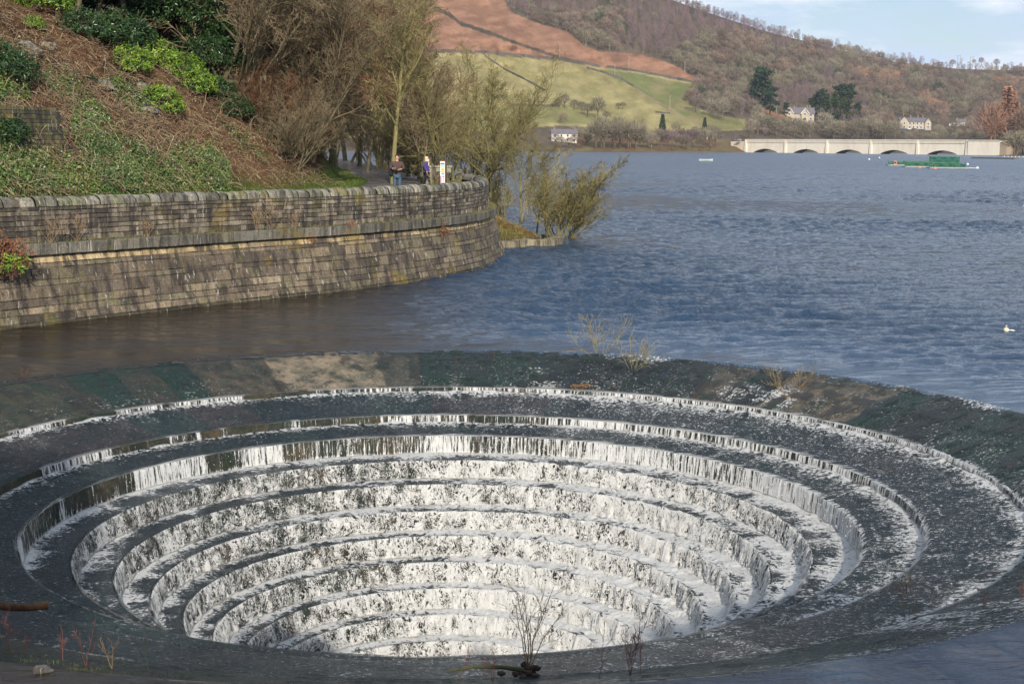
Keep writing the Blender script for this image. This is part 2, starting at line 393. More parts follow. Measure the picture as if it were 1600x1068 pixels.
def build_falls():
    th = np.concatenate([np.linspace(R(-38), R(218), 2000), np.linspace(R(218), R(322), 260)[1:]])
    Vs, Fo, We, UV, MI = [], [], [], [], []
    s0 = 0
    for k, (nm, ra, za, rb, zb) in enumerate(RINGS):
        ln = math.hypot(rb-ra, zb-za)
        stp = {'crest': .08, 'apron': .06, 'riser': .035, 'tread': .05}[nm]*(1.5 if k > 19 else 1)
        nr = max(4, int(min(ln, 2.4)/stp)); t = np.linspace(.10 if nm == 'crest' else 0, 1, nr, endpoint=False); rr, zz = ring_pt(k, t)
        T, RR = np.meshgrid(th, rr); Z = np.repeat(zz[:, None], len(th), 1); TT = np.repeat(t[:, None], len(th), 1)
        u = T*RR.mean(); s = TT*ln; deg = np.degrees(T)
        side = np.where(deg < 30, 1, np.where(deg > 200, sst(225, 320, deg), sst(145, 50, deg)))          # 0 far left .. 1 right
        near = np.where(deg > 200, 1.0, np.where(deg < -10, .8, 0))
        big = fbm(u*.4, k*3.1, 0, 3, 41+k); fl = fbm(u*2.2, s*1.4, 0, 4, 61+k)
        if nm == 'crest':
            grp = sst(.50, .68, fbm(u*.45, s*.6, 0, 3, 8)); foam = .10+.20*side*grp+.20*(fl-.5)+.10*sst(.3, 1, TT)+.04*side
            wet = .03+.10*side+.2*near; off = .012+.02*fl; mi = 0
        elif nm == 'apron':
            foot = np.exp(-s/(.12+.45*big*(.3+.7*side)))
            foam = .07+.50*foot+.34*(fl-.5)+.08*side; wet = .42+.15*side; off = .02+.04*fl+.05*foot*fl; mi = 0
        elif nm == 'riser' and k <= 5:
            gap = sst(.50, .42, fbm(u*1.1, k, 0, 3, 97+k))*(1-.8*side)
            foam = .44+.05*(k == 5)+.22*(big-.5)+.0*side+.012*k-.24*gap+.25*sst(.75, 1, TT); wet = .25-.2*gap; off = .02+.03*vn(u*9, s, 0, 5); mi = 1
        elif nm == 'tread':
            foot = np.exp(-s/(.10+.26*big+.12*side)); q = (k-6)/2
            foam = .03+.78*foot+.85*(fl-.5)+.12*side+.020*q; wet = .62; fl3 = fbm(u*4.5, s*3.5, k, 3, 66+k); rough_ = sst(.25, .9, side)*min(1, .35+q*.16); off = .012+.055*fl*foot+.20*rough_*np.clip(fl3-.32, 0, 1)*np.minimum(1, .35+foot); foam = foam+.20*sst(.2, .95, side)*min(1, q/4); mi = 0
        else:
            q = (k-7)/2; lump = fbm(u*5.5, s*3.6, k, 4, 55+k); gap = sst(.48, .36, fbm(u*.7, k*2, 0, 3, 97+k))*(1-sst(.15, .6, side))
            foam = .065+.13*side+.022*q+.36*(big-.5)+.60*(lump-.5)+.22*sst(.7, 1, TT)+.08*sst(.2, 0, TT)-.20*gap
            wet = .10+.1*side; off = .02+(.06+.05*side+.006*q)*np.clip(lump*1.8-.4, 0, 1.2)*(.3+.7*TT)+.10*sst(.25, .9, side)*min(1, .35+q*.16)*(fbm(u*4.5, 0, k, 3, 67+k)-.4)*(1-.5*TT); mi = 2
        foam = .47+(foam-{0: .40, 1: .36, 2: .33}[mi])*1.25; foam = np.maximum(foam, {0: .125, 1: .16, 2: .12}[mi]+.09*side)-(.06 if nm == 'crest' else 0)
        if mi == 0: Zm = Z+off; Rm = RR-.02*(nm == 'tread')
        else: Zm = Z+(0 if k <= 5 else (1-TT)*(.03+.10*sst(.25, .9, side)*(fbm(u*4.5, .7, k, 3, 66+k)-.32))); Rm = RR-off-(.06 if k > 5 else .02)*TT**.5
        Vs.append(np.stack([Rm*np.cos(T), Rm*np.sin(T), Zm], -1)); Fo.append(foam); We.append(np.broadcast_to(wet, foam.shape)); UV.append(np.stack([u, s0+s], -1)); s0 += ln; MI += [mi]*nr
    V = np.concatenate(Vs)
    me = mesh('falling_water', V.reshape(-1, 3), gridq(V.shape[0], len(th), False)[:, ::-1], True, {'foam': np.concatenate(Fo).ravel(), 'wet': np.concatenate(We).ravel()}, np.concatenate(UV).reshape(-1, 2))
    for m in FM: me.materials.append(m)
    me.polygons.foreach_set('material_index', np.repeat(np.array(MI[:-1]), len(th)-1).astype(np.int32))
    o = kind(obj('falling_water', me), 'structure'); o.location = (CX, CY, 0)
build_falls()
# droplets and torn foam thrown off the steps
def build_spray():
    r = np.random.default_rng(5); n = 9000
    ks = r.choice([5, 7, 9, 11, 13, 15, 17, 19, 21], n, p=np.array([3, 7, 8, 9, 9, 9, 8, 7, 5])/65.)
    th = np.radians(r.beta(2.0, 2.4, n)*215-25); V = np.zeros((n, 4, 3))
    ra = np.array([x[1] for x in RINGS])[ks]; z0 = np.array([x[2] for x in RINGS])[ks]; z1 = np.array([x[4] for x in RINGS])[ks]
    t = r.beta(1.6, 1.0, n); rr = ra-.06-.16*t*r.random(n); z = z0+(z1-z0)*t+r.normal(0, .03, n)+.05
    c = np.stack([rr*np.cos(th), rr*np.sin(th), z], -1); sz = r.uniform(.005, .014, n)
    tet = np.array([(1, 1, 1), (1, -1, -1), (-1, 1, -1), (-1, -1, 1)])*.6
    V = c[:, None]+tet[None]*sz[:, None, None]*np.stack([np.ones(n), np.ones(n), r.uniform(1, 2.5, n)], -1)[:, None]
    T = np.array([(0, 1, 2), (0, 3, 1), (0, 2, 3), (1, 3, 2)]); T = (np.arange(n)[:, None, None]*4+T[None]).reshape(-1, 3)
    t_ = NT('spray'); m = t_.fin((.86, .87, .86), .5)
    o = kind(obj('spray', mesh('spray', V.reshape(-1, 3), T, True), m), 'stuff'); o.location = (CX, CY, 0)
    tag(o, 'white drops and torn foam thrown off the lower spillway steps', 'spray')
build_spray()
# ================================================================ STONE QUAY WALL
def smooth_poly(pts, step=.1, it=3):
    p = np.array(pts, float)
    for _ in range(it):
        q = np.empty((2*len(p), 2)); q[0] = p[0]; q[-1] = p[-1]
        q[1:-1:2] = .75*p[:-1]+.25*p[1:]; q[2:-1:2] = .25*p[:-1]+.75*p[1:]; p = q
    d = np.concatenate([[0], np.cumsum(np.linalg.norm(np.diff(p, axis=0), axis=1))])
    s = np.arange(0, d[-1], step)
    return np.stack([np.interp(s, d, p[:, 0]), np.interp(s, d, p[:, 1])], 1), s
def g2(px, py, z=WL): v = G(px, py, z); return (v.x, v.y)
WPTS = [(-34, 14), (-25.5, 26), g2(-90, 530)] + [g2(*q) for q in ((0, 515), (110, 503), (200, 492), (300, 481), (400, 469), (540, 455), (650, 440), (735, 425), (778, 411), (793, 396))] + [(-.9, 78), (-2.4, 83.5), (-3.6, 88)]
WL_P, WL_S = smooth_poly(WPTS, .1)
_t = np.gradient(WL_P, axis=0); _t /= np.linalg.norm(_t, axis=1)[:, None]
for _ in range(30): _t[1:-1] = (_t[:-2]+_t[1:-1]*2+_t[2:])/4
_t /= np.linalg.norm(_t, axis=1)[:, None]
WL_N = np.stack([-_t[:, 1], _t[:, 0]], 1)                 # points to the land side
S_END = WL_S[-1]; TIPI = 0
def wpos(s, off, z):
    s = np.asarray(s, float); i = np.clip(s/.1, 0, len(WL_P)-1.001)
    def itp(A): i0 = i.astype(int); f = (i-i0)[..., None]; return A[i0]*(1-f)+A[i0+1]*f
    p = itp(WL_P)+itp(WL_N)*np.asarray(off)[..., None]
    return np.stack([p[..., 0], p[..., 1], np.broadcast_to(z, p[..., 0].shape)], -1)
def batter(z): return .28*np.asarray(z)
def blocks(mb, courses, offf, rnd, lens, prot=.03, inset=.012, colf=None, gap=.006, s0=8.0, s1=None):
    r = np.random.default_rng(rnd); s1 = s1 or S_END
    for ci, (z0, z1) in enumerate(courses):
        s = s0+r.uniform(0, .3)
        while s < s1:
            ln = r.uniform(*lens)*(1 if r.random() < .8 else .6)
            a, b = s+gap, min(s+ln, s1)-gap; s += ln
            if b-a < .08: continue
            nseg = max(1, int((b-a)/.35)); ss = np.linspace(a, b, nseg+1)
            pr = r.uniform(0, prot); tl = r.normal(0, .006); zz0, zz1 = z0+gap*.8+r.normal(0, .004), z1-gap*.8+r.normal(0, .004)
            si = np.linspace(a+inset, b-inset, nseg+1); zi0, zi1 = zz0+inset, zz1-inset
            back = wpos(ss, offf(zz0)+.022, zz0); backt = wpos(ss, offf(zz1)+.022, zz1)
            fo = wpos(si, offf(zi0)-pr+tl, zi0); ft = wpos(si, offf(zi1)-pr-tl, zi1)
            V = np.concatenate([back, fo, ft, backt]); m = nseg+1
            Q = list(gridq(4, m)[:, ::-1]); Q += [(0, m, 2*m, 3*m), (m-1, 4*m-1, 3*m-1, 2*m-1)]
            Q[-2] = (0, 3*m, 2*m, m)
            mb.add(V, Q, col=colf(r, ci, a, z0))
def col_low(r, ci, s, z):
    c = np.array([(.165, .132, .092), (.135, .108, .078), (.215, .172, .118), (.085, .070, .054), (.115, .092, .070), (.15, .130, .085)][r.integers(6)])
    if z > 1.80 and r.random() < .8: c = np.array((.44, .34, .19))*r.uniform(.5, 1.15)
    if z < .2: c = np.array((.075, .068, .042))*r.uniform(.6, 1.2)
    return c*r.uniform(.75, 1.2)
def col_par(r, ci, s, z):
    return np.array([(.175, .15, .115), (.12, .102, .08), (.24, .205, .155), (.08, .07, .058)][r.integers(4)])*r.uniform(.75, 1.2)
def stone_mat(name, mossy):
    t = NT(name); co = t.co('Object'); c = t.attr('col')
    n1 = t.noise(co, 2.2, 6, .65); n2 = t.noise(co, 17, 5, .65)
    st = t.noise(t.co('Object', (2.6, 2.6, .35)), 1.6, 5, .65)
    c1 = t.mix(1, c, t.ramp(n2, (.25, .45), (.75, 1.5)), 'MULTIPLY')
    c2 = t.mix(t.ramp(st, (.46, 0), (.60, .82)), c1, (.030, .027, .026))
    c3 = t.mix(t.ramp(t.noise(co, 3.1, 6, .75), (.60, 0), (.70, .6)), c2, (.38, .35, .29))
    ms = t.noise(t.co('Object', (1, 1, 1)), 1.1, 6, .7)
    c4 = t.mix(t.math('MULTIPLY', t.ramp(ms, (.56, 0), (.70, .8)), mossy), c3, (.115, .12, .03))
    yl = t.ramp(t.noise(t.co('Object', (1, 1, 1.4)), .55, 5, .7), (.575, 0), (.63, .7))
    c5 = t.mix(t.math('MULTIPLY', yl, mossy), c4, (.22, .155, .03))
    c6 = t.mix(t.ramp(t.noise(t.co('Object', (4, 4, .3)), 2.3, 3, .6), (.635, 0), (.67, .6)), c5, (.42, .40, .35))
    nb = t.bump(n2, .02, .9, t.bump(n1, .05, .8))
    return t.fin(c6, .85, nb, .25)
STONE = stone_mat('weathered_stone', .55)
wall = empty('quay_wall', (float(WPTS[5][0]), float(WPTS[5][1]), 0), 'long curved quay wall of dark weathered stone blocks with a rounded coping, standing in the water', 'stone wall')
def on_wall(o): o.matrix_parent_inverse = wall.matrix_world.inverted(); return o
bpy.context.view_layer.update()
mb = MB(); cz = [-.6, -.1, .20, .42, .62, .86, 1.20, 1.36, 1.70, 1.84, 2.06]
# mortar bed behind the blocks
sg = np.arange(7.5, S_END-.05, .3)
def sheet(mb, prof, col):                # prof: list of (off, z)
    V = np.concatenate([wpos(sg, o_, z_) for o_, z_ in prof]); mb.add(V, gridq(len(prof), len(sg))[:, ::-1], col=col)
sheet(mb, [(batter(z)+.014, z) for z in (-1.2, 0, 1, 2.14)], (.15, .12, .085))
blocks(mb, [(cz[i], cz[i+1]) for i in range(len(cz)-1)], batter, 3, (.45, 1.5), .045, .014, col_low)
on_wall(mb.build('wall_face', STONE, wall))
mb = MB()
blocks(mb, [(2.07, 2.42)], lambda z: .42+0*z, 5, (.7, 1.5), .03, .02, lambda r, ci, s, z: np.array((.15, .14, .115))*r.uniform(.7, 1.2))
sheet(mb, [(.62, 2.09), (.45, 2.09), (.45, 2.405), (.95, 2.43)], (.10, .10, .06))
on_wall(mb.build('string_course', STONE, wall))
mb = MB(); pz = [2.42, 2.60, 2.76, 2.90, 3.06, 3.20, 3.34, 3.46]
sheet(mb, [(.84, 2.40), (.84, 3.47), (1.30, 3.47), (1.30, 2.0)], (.09, .08, .065))
blocks(mb, [(pz[i], pz[i+1]) for i in range(len(pz)-1)], lambda z: .82+0*z, 8, (.22, .6), .03, .014, col_par)
on_wall(mb.build('parapet', STONE, wall))
mb = MB(); r_ = np.random.default_rng(4); s = 8.0
while s < S_END-.1:
    ln = r_.uniform(.30, .62); a, b = s+.012, s+ln-.012; s += ln
    hh = r_.uniform(.25, .31); hw = .27+r_.uniform(-.01, .02)
    an = np.linspace(0, math.pi, 8); j = r_.normal(0, .012)
    prof = [(1.07-hw*math.cos(q)+j, 3.465+hh*math.sin(q)**.8) for q in an]
    ss = np.array([a, a+.025, b-.025, b]); sc_ = [.93, 1, 1, .93]
    V = np.stack([np.stack([wpos(np.array([x]), np.array([1.07+(o_-1.07)*f]), 3.465+(z_-3.465)*f)[0] for x, f in zip(ss, sc_)]) for o_, z_ in prof])
    V = V.reshape(-1, 3); Q = list(gridq(8, 4)[:, ::-1])
    V = np.concatenate([V, wpos(np.array([a, b]), np.array([1.07, 1.07]), 3.5)])
    T = [(i*4, (i+1)*4, 32) for i in range(7)]+[((i+1)*4+3, i*4+3, 33) for i in range(7)]
    mb.add(V, Q, T, col=np.array([(.25, .235, .19), (.20, .19, .15), (.30, .275, .22), (.13, .12, .10), (.19, .19, .12)][r_.integers(5)])*r_.uniform(.8, 1.15))
on_wall(mb.build('coping', STONE, wall, True))
e_ = wpos(np.array([S_END-.3]), np.array([1.07]), 3.3)[0]
mb = MB(); mb.box((e_[0], e_[1], 3.35), (1.5, .8, 1.3), .3, (.26, .24, .18)); mb.box((e_[0], e_[1], 4.04), (1.62, .92, .10), .3, (.30, .28, .2))
on_wall(mb.build('end_pier', STONE, wall))

# ================================================================ NEAR LAND (path, verge, wooded bank)
def seg_dist(x, y, poly):                # signed distance, + on the left-hand side of the polyline
    best = np.full(np.shape(x), 1e9); sg_ = np.ones(np.shape(x))
    for a, b in zip(poly[:-1], poly[1:]):
        dx, dy = b[0]-a[0], b[1]-a[1]; q = dx*dx+dy*dy
        t = np.clip(((x-a[0])*dx+(y-a[1])*dy)/q, 0, 1)
        d = np.hypot(x-a[0]-t*dx, y-a[1]-t*dy); s_ = np.sign(dx*(y-a[1])-dy*(x-a[0]))
        m = d < best; best = np.where(m, d, best); sg_ = np.where(m, s_, sg_)
    return best*sg_
wi = wpos(np.arange(0, S_END, 1.5), 1.1, 0)[:, :2]
SHORE_W = [tuple(q) for q in wi]                                             # inside line of the wall
SPIT = [(-3.2, 68), (-.4, 74.5), (2.4, 77.6), (2.75, 79.5), (1.6, 85), (-1.0, 92), (-3.5, 104), (-7.5, 130), (-14, 170), (-24, 230), (-38, 320), (-60, 420)]
TOE = [(-60, 5), (-32, 23), (-22.5, 40), (-15.2, 56), (-10.9, 68), (-10.0, 82), (-12.5, 105), (-17.5, 140), (-27, 190), (-40, 260), (-55, 330), (-75, 430)]
def land(x, y):
    x = np.asarray(x, float); y = np.asarray(y, float)
    lvl = 3.0+.65*sst(80, 170, y)
    dw = seg_dist(x, y, SHORE_W); ds = seg_dist(x, y, SPIT)
    z1 = np.where(dw > 0, lvl, -16.0)
    z2 = np.minimum(lvl, np.where(ds < 1.6, -.5+.7*ds, .62+(ds-1.6)*.42))
    z2 = np.where((y < 90) & (ds > 0) & (x > -3.3-.0*y), np.minimum(z2, 1.9), z2)
    inside = (dw > 0) & (y < 89)
    z = np.where(inside, z1, np.where(y < 66, -16.0, np.maximum(z2, -16)))
    dt = seg_dist(x, y, TOE)
    rough = fbm(x*.16, y*.16, 0, 4, 12)
    bank = np.clip(dt+1.2*(rough-.5), 0, 200)
    bz = np.interp(bank, [0, 4, 9, 15, 60, 200], [0, 3.9, 7.9, 10.6, 22, 40])
    z = z+np.where(z > 2, bz + sst(0, 2, bank)*(1.0*(rough-.5)+.55*(fbm(x*.8, y*.8, 0, 4, 13)-.5)), 0)
    return z
LX = np.concatenate([np.arange(-150, -40, 2.0), np.arange(-40, 5.01, .36)])
LY = np.concatenate([np.arange(6, 30, .8), np.arange(30, 105, .36), np.arange(105, 180, .8), np.arange(180, 440, 3)])
YY, XX = np.meshgrid(LY, LX, indexing='ij'); ZZ = land(XX, YY)
def landq(x, y):                         # the same ground, read from the mesh grid
    x = np.clip(np.asarray(x, float), LX[0], LX[-1]-1e-3); y = np.clip(np.asarray(y, float), LY[0], LY[-1]-1e-3)
    i = np.searchsorted(LY, y, 'right')-1; j = np.searchsorted(LX, x, 'right')-1
    a = (y-LY[i])/(LY[i+1]-LY[i]); b = (x-LX[j])/(LX[j+1]-LX[j])
    return ZZ[i, j]*(1-a)*(1-b)+ZZ[i+1, j]*a*(1-b)+ZZ[i, j+1]*(1-a)*b+ZZ[i+1, j+1]*a*b
PATH = [(-28, 22), (-19.5, 40), (-12.5, 55), (-8.2, 66), (-6.6, 78), (-7.6, 95), (-11.3, 118), (-17, 145), (-27, 190), (-39, 255), (-55, 330)]
def path_w(x, y): return np.abs(seg_dist(x, y, PATH))
def bankcol():
    dt = seg_dist(XX, YY, TOE); n = fbm(XX*.35, YY*.35, 0, 4, 31); n2 = fbm(XX*1.3, YY*1.3, 0, 3, 32)
    soil = np.array((.055, .036, .024)); brak = np.array((.17, .092, .050)); tan = np.array((.24, .16, .09)); grs = np.array((.085, .13, .022)); och = np.array((.26, .15, .06))
    c = soil+(brak-soil)*sst(.35, .6, n)[..., None]; c = c+(tan-c)*(sst(.55, .75, n2)*.6)[..., None]
    c = c+(och-c)*(sst(.66, .74, fbm(XX*.22+9, YY*.22, 0, 3, 35))*.6)[..., None]
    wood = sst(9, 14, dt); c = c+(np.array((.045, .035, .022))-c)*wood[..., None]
    g = (1-sst(.2, 1.2, dt))*(ZZ > .5); gc = grs*(.7+.6*n2[..., None]); gc = gc+(np.array((.16, .15, .05))-gc)*sst(.55, .8, n)[..., None]
    c = c+(gc-c)*g[..., None]
    ds = seg_dist(XX, YY, SPIT); low = (ZZ < 2.6) & (dt < 0)
    lc = np.array((.14, .12, .035))+(np.array((.20, .11, .05))-np.array((.14, .12, .035)))*sst(.45, .6, n)[..., None]
    c = np.where(low[..., None], lc, c); c = np.where(((ZZ < .45) & low)[..., None], np.array((.07, .06, .045)), c)
    return c
def ground_mat():
    t = NT('bank_ground'); co = t.co('Object'); n = t.noise(co, 5, 8, .75); n2 = t.noise(co, 28, 4, .7)
    c = t.mix(1, t.attr('col'), t.ramp(n, (.25, .35), (.75, 1.7)), 'MULTIPLY')
    c = t.mix(1, c, t.ramp(n2, (.3, .6), (.7, 1.4)), 'MULTIPLY')
    return t.fin(c, .95, t.bump(n2, .05, 1, t.bump(n, .25, 1)), .1)
GROUND = ground_mat()
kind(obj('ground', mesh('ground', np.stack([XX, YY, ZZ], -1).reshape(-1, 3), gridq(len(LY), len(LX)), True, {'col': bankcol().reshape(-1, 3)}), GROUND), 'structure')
# path sheet
pp, ps = smooth_poly(PATH, .5); tt_ = np.gradient(pp, axis=0); tt_ /= np.linalg.norm(tt_, axis=1)[:, None]; nn_ = np.stack([-tt_[:, 1], tt_[:, 0]], 1)
offs = np.linspace(-1.9, 1.9, 13); rr_ = np.random.default_rng(2)
edge = 1+.10*(fbm(ps*.5, 0, 0, 3, 2)-.5)
Vp = pp[:, None]+nn_[:, None]*(offs[None, :, None]*edge[:, None, None])
zp = land(Vp[..., 0], Vp[..., 1]); zp = np.maximum(zp, np.minimum(3.0+.65*sst(80, 170, Vp[..., 1]), 9))+.02-.03*(np.abs(offs)/1.9)**2
t = NT('wet_tarmac'); co = t.co('Object'); n = t.noise(co, .9, 6, .7); n2 = t.noise(co, 30, 3)
PATHM = t.fin(t.ramp(n, (.3, (.055, .052, .055)), (.7, (.12, .105, .10))), t.ramp(n, (.42, .12), (.56, .65)), t.bump(n2, .008), .5)
kind(obj('path', mesh('path', np.concatenate([Vp, zp[..., None]], -1).reshape(-1, 3), gridq(len(pp), 13)[:, ::-1], True), PATHM), 'structure')

# ground under and behind the viewer
xs = np.arange(-60, 61, 2.0); ys = np.concatenate([np.arange(-120, -6, 4.0), np.arange(-6, 8, .5)])
Y2, X2 = np.meshgrid(ys, xs, indexing='ij'); Z2 = 3.55-4.4*sst(-1, 8, Y2)+.25*(fbm(X2*.6, Y2*.6, 0, 3, 1)-.5)
kind(obj('near_bank', mesh('near_bank', np.stack([X2, Y2, Z2], -1).reshape(-1, 3), gridq(len(ys), len(xs)), True, {'col': np.tile((.06, .08, .025), (Z2.size, 1))}), GROUND), 'structure')

def hit(px, py, d0=30, d1=400):          # first point of the near land seen at a photo position
    r = ray(px, py); d = np.arange(d0, d1, .1); z = CH+r.z*d/r.y
    m = landq(r.x*d/r.y, d) > z; i = int(np.argmax(m)) if m.any() else 450
    return Vector((r.x*d[i]/r.y, d[i], float(landq(r.x*d[i]/r.y, d[i]))))

# ================================================================ FAR HILLSIDE
def ysky(px): return np.interp(px, [-200, 300, 700, 900, 980, 1050, 1100, 1200, 1300, 1400, 1500, 1600, 1800], [-330, -260, -130, -60, -22, 0, 18, 50, 75, 97, 108, 110, 118])
def d0(px): return np.interp(px, [-200, 300, 850, 1150, 1165, 1260, 1480, 1530, 1560, 1600, 1800], [800, 900, 1100, 1190, 1240, 1400, 1300, 1150, 1040, 1000, 950])
def ysh(px):                             # photo row of the shoreline at that distance
    h = 534-F*(math.tan(PIT)); hh = h+(np.asarray(px)-800)*.0078+.5
    return hh+(CH-WL)*F/d0(px)
def d1(px): return np.interp(px, [-200, 300, 900, 1100, 1300, 1450, 1600, 1800], [1500, 1700, 2000, 2050, 2250, 2500, 2500, 2600])
def far(px, py):                         # distance along y for a hillside position
    px = np.asarray(px, float); py = np.asarray(py, float)
    t = np.clip((ysh(px)-py)/(ysh(px)-ysky(px)), -.1, 1.3)
    d = d0(px)+(d1(px)-d0(px))*np.abs(t)**.85*np.sign(t)
    return d + (130*(fbm(px*.0105, py*.016, 0, 3, 50)-.5)+26*(fbm(px*.05, py*.06, 0, 3, 51)-.5))*sst(.04, .2, t)
def farP(px, py):
    d = float(far(px, py)); return P(px, py, d)
def inpoly(px, py, poly):
    px, py = np.broadcast_arrays(np.asarray(px, float), np.asarray(py, float)); c = np.zeros(px.shape, bool); n = len(poly); j = n-1
    for i in range(n):
        xi, yi = poly[i]; xj, yj = poly[j]
        if yi != yj: c ^= ((yi > py) != (yj > py)) & (px < (xj-xi)*(py-yi)/(yj-yi)+xi)
        j = i
    return c
MOOR = [(420, 84), (560, 84), (690, 82), (760, 84), (880, 95), (940, 105), (1000, 112), (1085, 129), (1092, 124), (1060, 105), (1030, 93), (1000, 85), (935, 80), (912, 72), (890, 50), (850, 40), (800, 20), (780, -10), (640, -60), (300, -60)]
FIELD = [(300, 84), (690, 83), (760, 85), (880, 96), (940, 106), (1000, 113), (1088, 131), (1072, 165), (1120, 180), (1160, 188), (1230, 178), (1236, 200), (1130, 205), (1000, 205), (880, 196), (700, 210), (300, 225)]
GREEN = [(935, 108), (1000, 116), (1086, 133), (1070, 160), (1095, 176), (1160, 186), (1226, 180), (1234, 199), (1110, 203), (1090, 196), (1040, 165), (990, 136), (955, 120)]
GREEN2 = [(300, 170), (870, 166), (900, 172), (948, 196), (870, 192), (700, 205), (300, 220)]
RUST = [[(1340, 103), (1420, 112), (1400, 124), (1370, 120), (1335, 114)], [(1430, 143), (1452, 138), (1456, 152), (1480, 160), (1482, 178), (1460, 170), (1440, 152)], [(1405, 98), (1480, 100), (1470, 106), (1405, 104)], [(1190, 168), (1232, 184), (1200, 186), (1185, 176)], [(1545, 118), (1600, 120), (1600, 135), (1560, 130)]]
fx = np.arange(-200, 1801, 3.0); fy = np.linspace(1.0, -.06, 190)
FX, FT = np.meshgrid(fx, fy); FY = ysh(FX)+(ysky(FX)-ysh(FX))*FT
FD = far(FX, FY)
rx = np.array([ray(0, 0)[i] for i in range(3)]); rdx = np.array([(ray(1, 0)-ray(0, 0))[i] for i in range(3)]); rdy = np.array([(ray(0, 1)-ray(0, 0))[i] for i in range(3)])
Rv = rx+rdx*FX[..., None]+rdy*FY[..., None]; FV = Rv*(FD/Rv[..., 1])[..., None]+np.array((0, 0, CH))
back = FV[0].copy(); back[:, 1] *= 1.35; back[:, 0] *= 1.35; back[:, 2] *= .9
wob = 9*(fbm(FX*.02, FY*.03, 0, 3, 60)-.5); px_, py_ = FX+wob, FY+wob*.4
n = fbm(FX*.06, FY*.12, 0, 4, 61)
C = np.array((.085, .07, .05))+(np.array((.13, .10, .07))-np.array((.085, .07, .05)))*n[..., None]
def put(mask, ca, cb, nn=n): 
    global C
    cc = np.array(ca)+(np.array(cb)-np.array(ca))*sst(.3, .7, nn)[..., None]; C = np.where(mask[..., None], cc, C)
put(inpoly(px_, FY, FIELD), (.215, .19, .08), (.29, .25, .115)); put(inpoly(px_, FY, GREEN2), (.17, .165, .065), (.19, .18, .075)); put(inpoly(px_, FY, GREEN), (.20, .175, .08), (.135, .15, .055), fbm(FX*.03, FY*.09, 0, 3, 66))
nm_ = fbm(FX*.05+FY*.05, FY*.16, 0, 4, 62)
put(inpoly(FX, FY, MOOR), (.20, .108, .068), (.29, .16, .10), nm_)
put(inpoly(px_, FY, RUST[0]) | inpoly(px_, FY, RUST[1]) | inpoly(px_, FY, RUST[2]) | inpoly(px_, FY, RUST[3]) | inpoly(px_, FY, RUST[4]), (.26, .12, .06), (.32, .16, .09))
def pdist(poly, w_):
    d = np.abs(seg_dist(FX, FY, poly)); return d < w_*(.6+.8*fbm(FX*.05, FY*.05, 0, 2, 70))
put(pdist([(600, -30), (665, 8), (700, 22), (722, 38), (760, 50), (800, 65), (850, 82), (885, 93)], 2.6), (.06, .05, .035), (.10, .075, .05))
put(pdist([(990, 136), (1030, 162), (1070, 185), (1110, 203)], 1.3), (.24, .19, .12), (.20, .17, .10))
put((FT < .10) & (FX > 900) & (FX < 1165), (.14, .08, .05), (.15, .12, .06))
t = NT('hillside_ground'); co = t.co('Object'); nn = t.noise(t.co('Object', (1, .35, 1)), .05, 8, .72); n2 = t.noise(co, .35, 4, .7)
c = t.mix(1, t.attr('col'), t.ramp(nn, (.3, .72), (.7, 1.25)), 'MULTIPLY')
HILL = t.fin(t.mix(1, c, t.ramp(n2, (.3, .8), (.7, 1.2)), 'MULTIPLY'), .95, t.bump(n2, 1.2, .7), .05)
C2 = np.concatenate([C[:1], C]); V2 = np.concatenate([back[None], FV])
kind(obj('hillside', mesh('hillside', V2.reshape(-1, 3), gridq(len(fy)+1, len(fx)), True, {'col': C2.reshape(-1, 3)}), HILL), 'structure')

# ================================================================ VIADUCT
A = P(1165.5, 238.4, 1250.); B = P(1511, 243, 1085.); A.z = B.z = WL; ax = (B-A); LEN = ax.length; ax.normalize(); bn = Vector((ax.y, -ax.x, 0))   # bn faces the viewer
if bn.y > 0: bn = -bn
t = NT('viaduct_concrete'); co = t.co('Object'); n1 = t.noise(t.co('Object', (1, 1, .25)), .35, 6, .7); n2 = t.noise(co, .08, 4)
c = t.mix(t.ramp(n1, (.5, 0), (.75, .45)), t.attr('col'), (.36, .29, .21)); c = t.mix(t.ramp(n2, (.5, 0), (.7, .25)), c, (.45, .33, .24))
VC = t.fin(c, .9, t.bump(n1, .1), .1)
via = empty('viaduct', A, 'long low cream concrete road viaduct crossing the far lake on five shallow arches', 'bridge')
via.rotation_euler = (0, 0, math.atan2(ax.y, ax.x)); ZT = 10.7; NS = 5; SP = LEN/NS; WD = 12.0
def vprof(u):                            # underside height of span at 0..1
    q = abs(u-.5)/.32
    return None if q > 1 else 3.0*(1-q*q)+.25
mb = MB(); c0 = (.70, .64, .53)
for s_ in range(NS):
    us = np.concatenate([[0], np.linspace(.5-.32, .5+.32, 17), [1]]); x = (s_+us)*SP
    lo = np.array([-1.0]+[3.2*(1-(abs(u-.5)/.32)**2)+(-.6 if abs(abs(u-.5)-.32) < 1e-6 else 0) for u in us[1:-1]]+[-1.0])
    for yy_, fl in ((0, 1), (WD, -1)):
        V = [(q, yy_, l) for q, l in zip(x, lo)]+[(q, yy_, ZT-2.3) for q in x]
        m = len(x); Q = [(i, i+1, m+i+1, m+i) for i in range(m-1)]
        Q = [q_ for i, q_ in enumerate(Q)]
        mb.add(V, Q if fl > 0 else [q_[::-1] for q_ in Q], col=c0)
    # soffit
    V = [(q, y_, l) for y_ in (0, WD) for q, l in zip(x[1:-1], lo[1:-1])]; m = len(x)-2
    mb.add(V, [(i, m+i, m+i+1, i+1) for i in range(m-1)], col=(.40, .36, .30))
mb.build('span', VC, via)
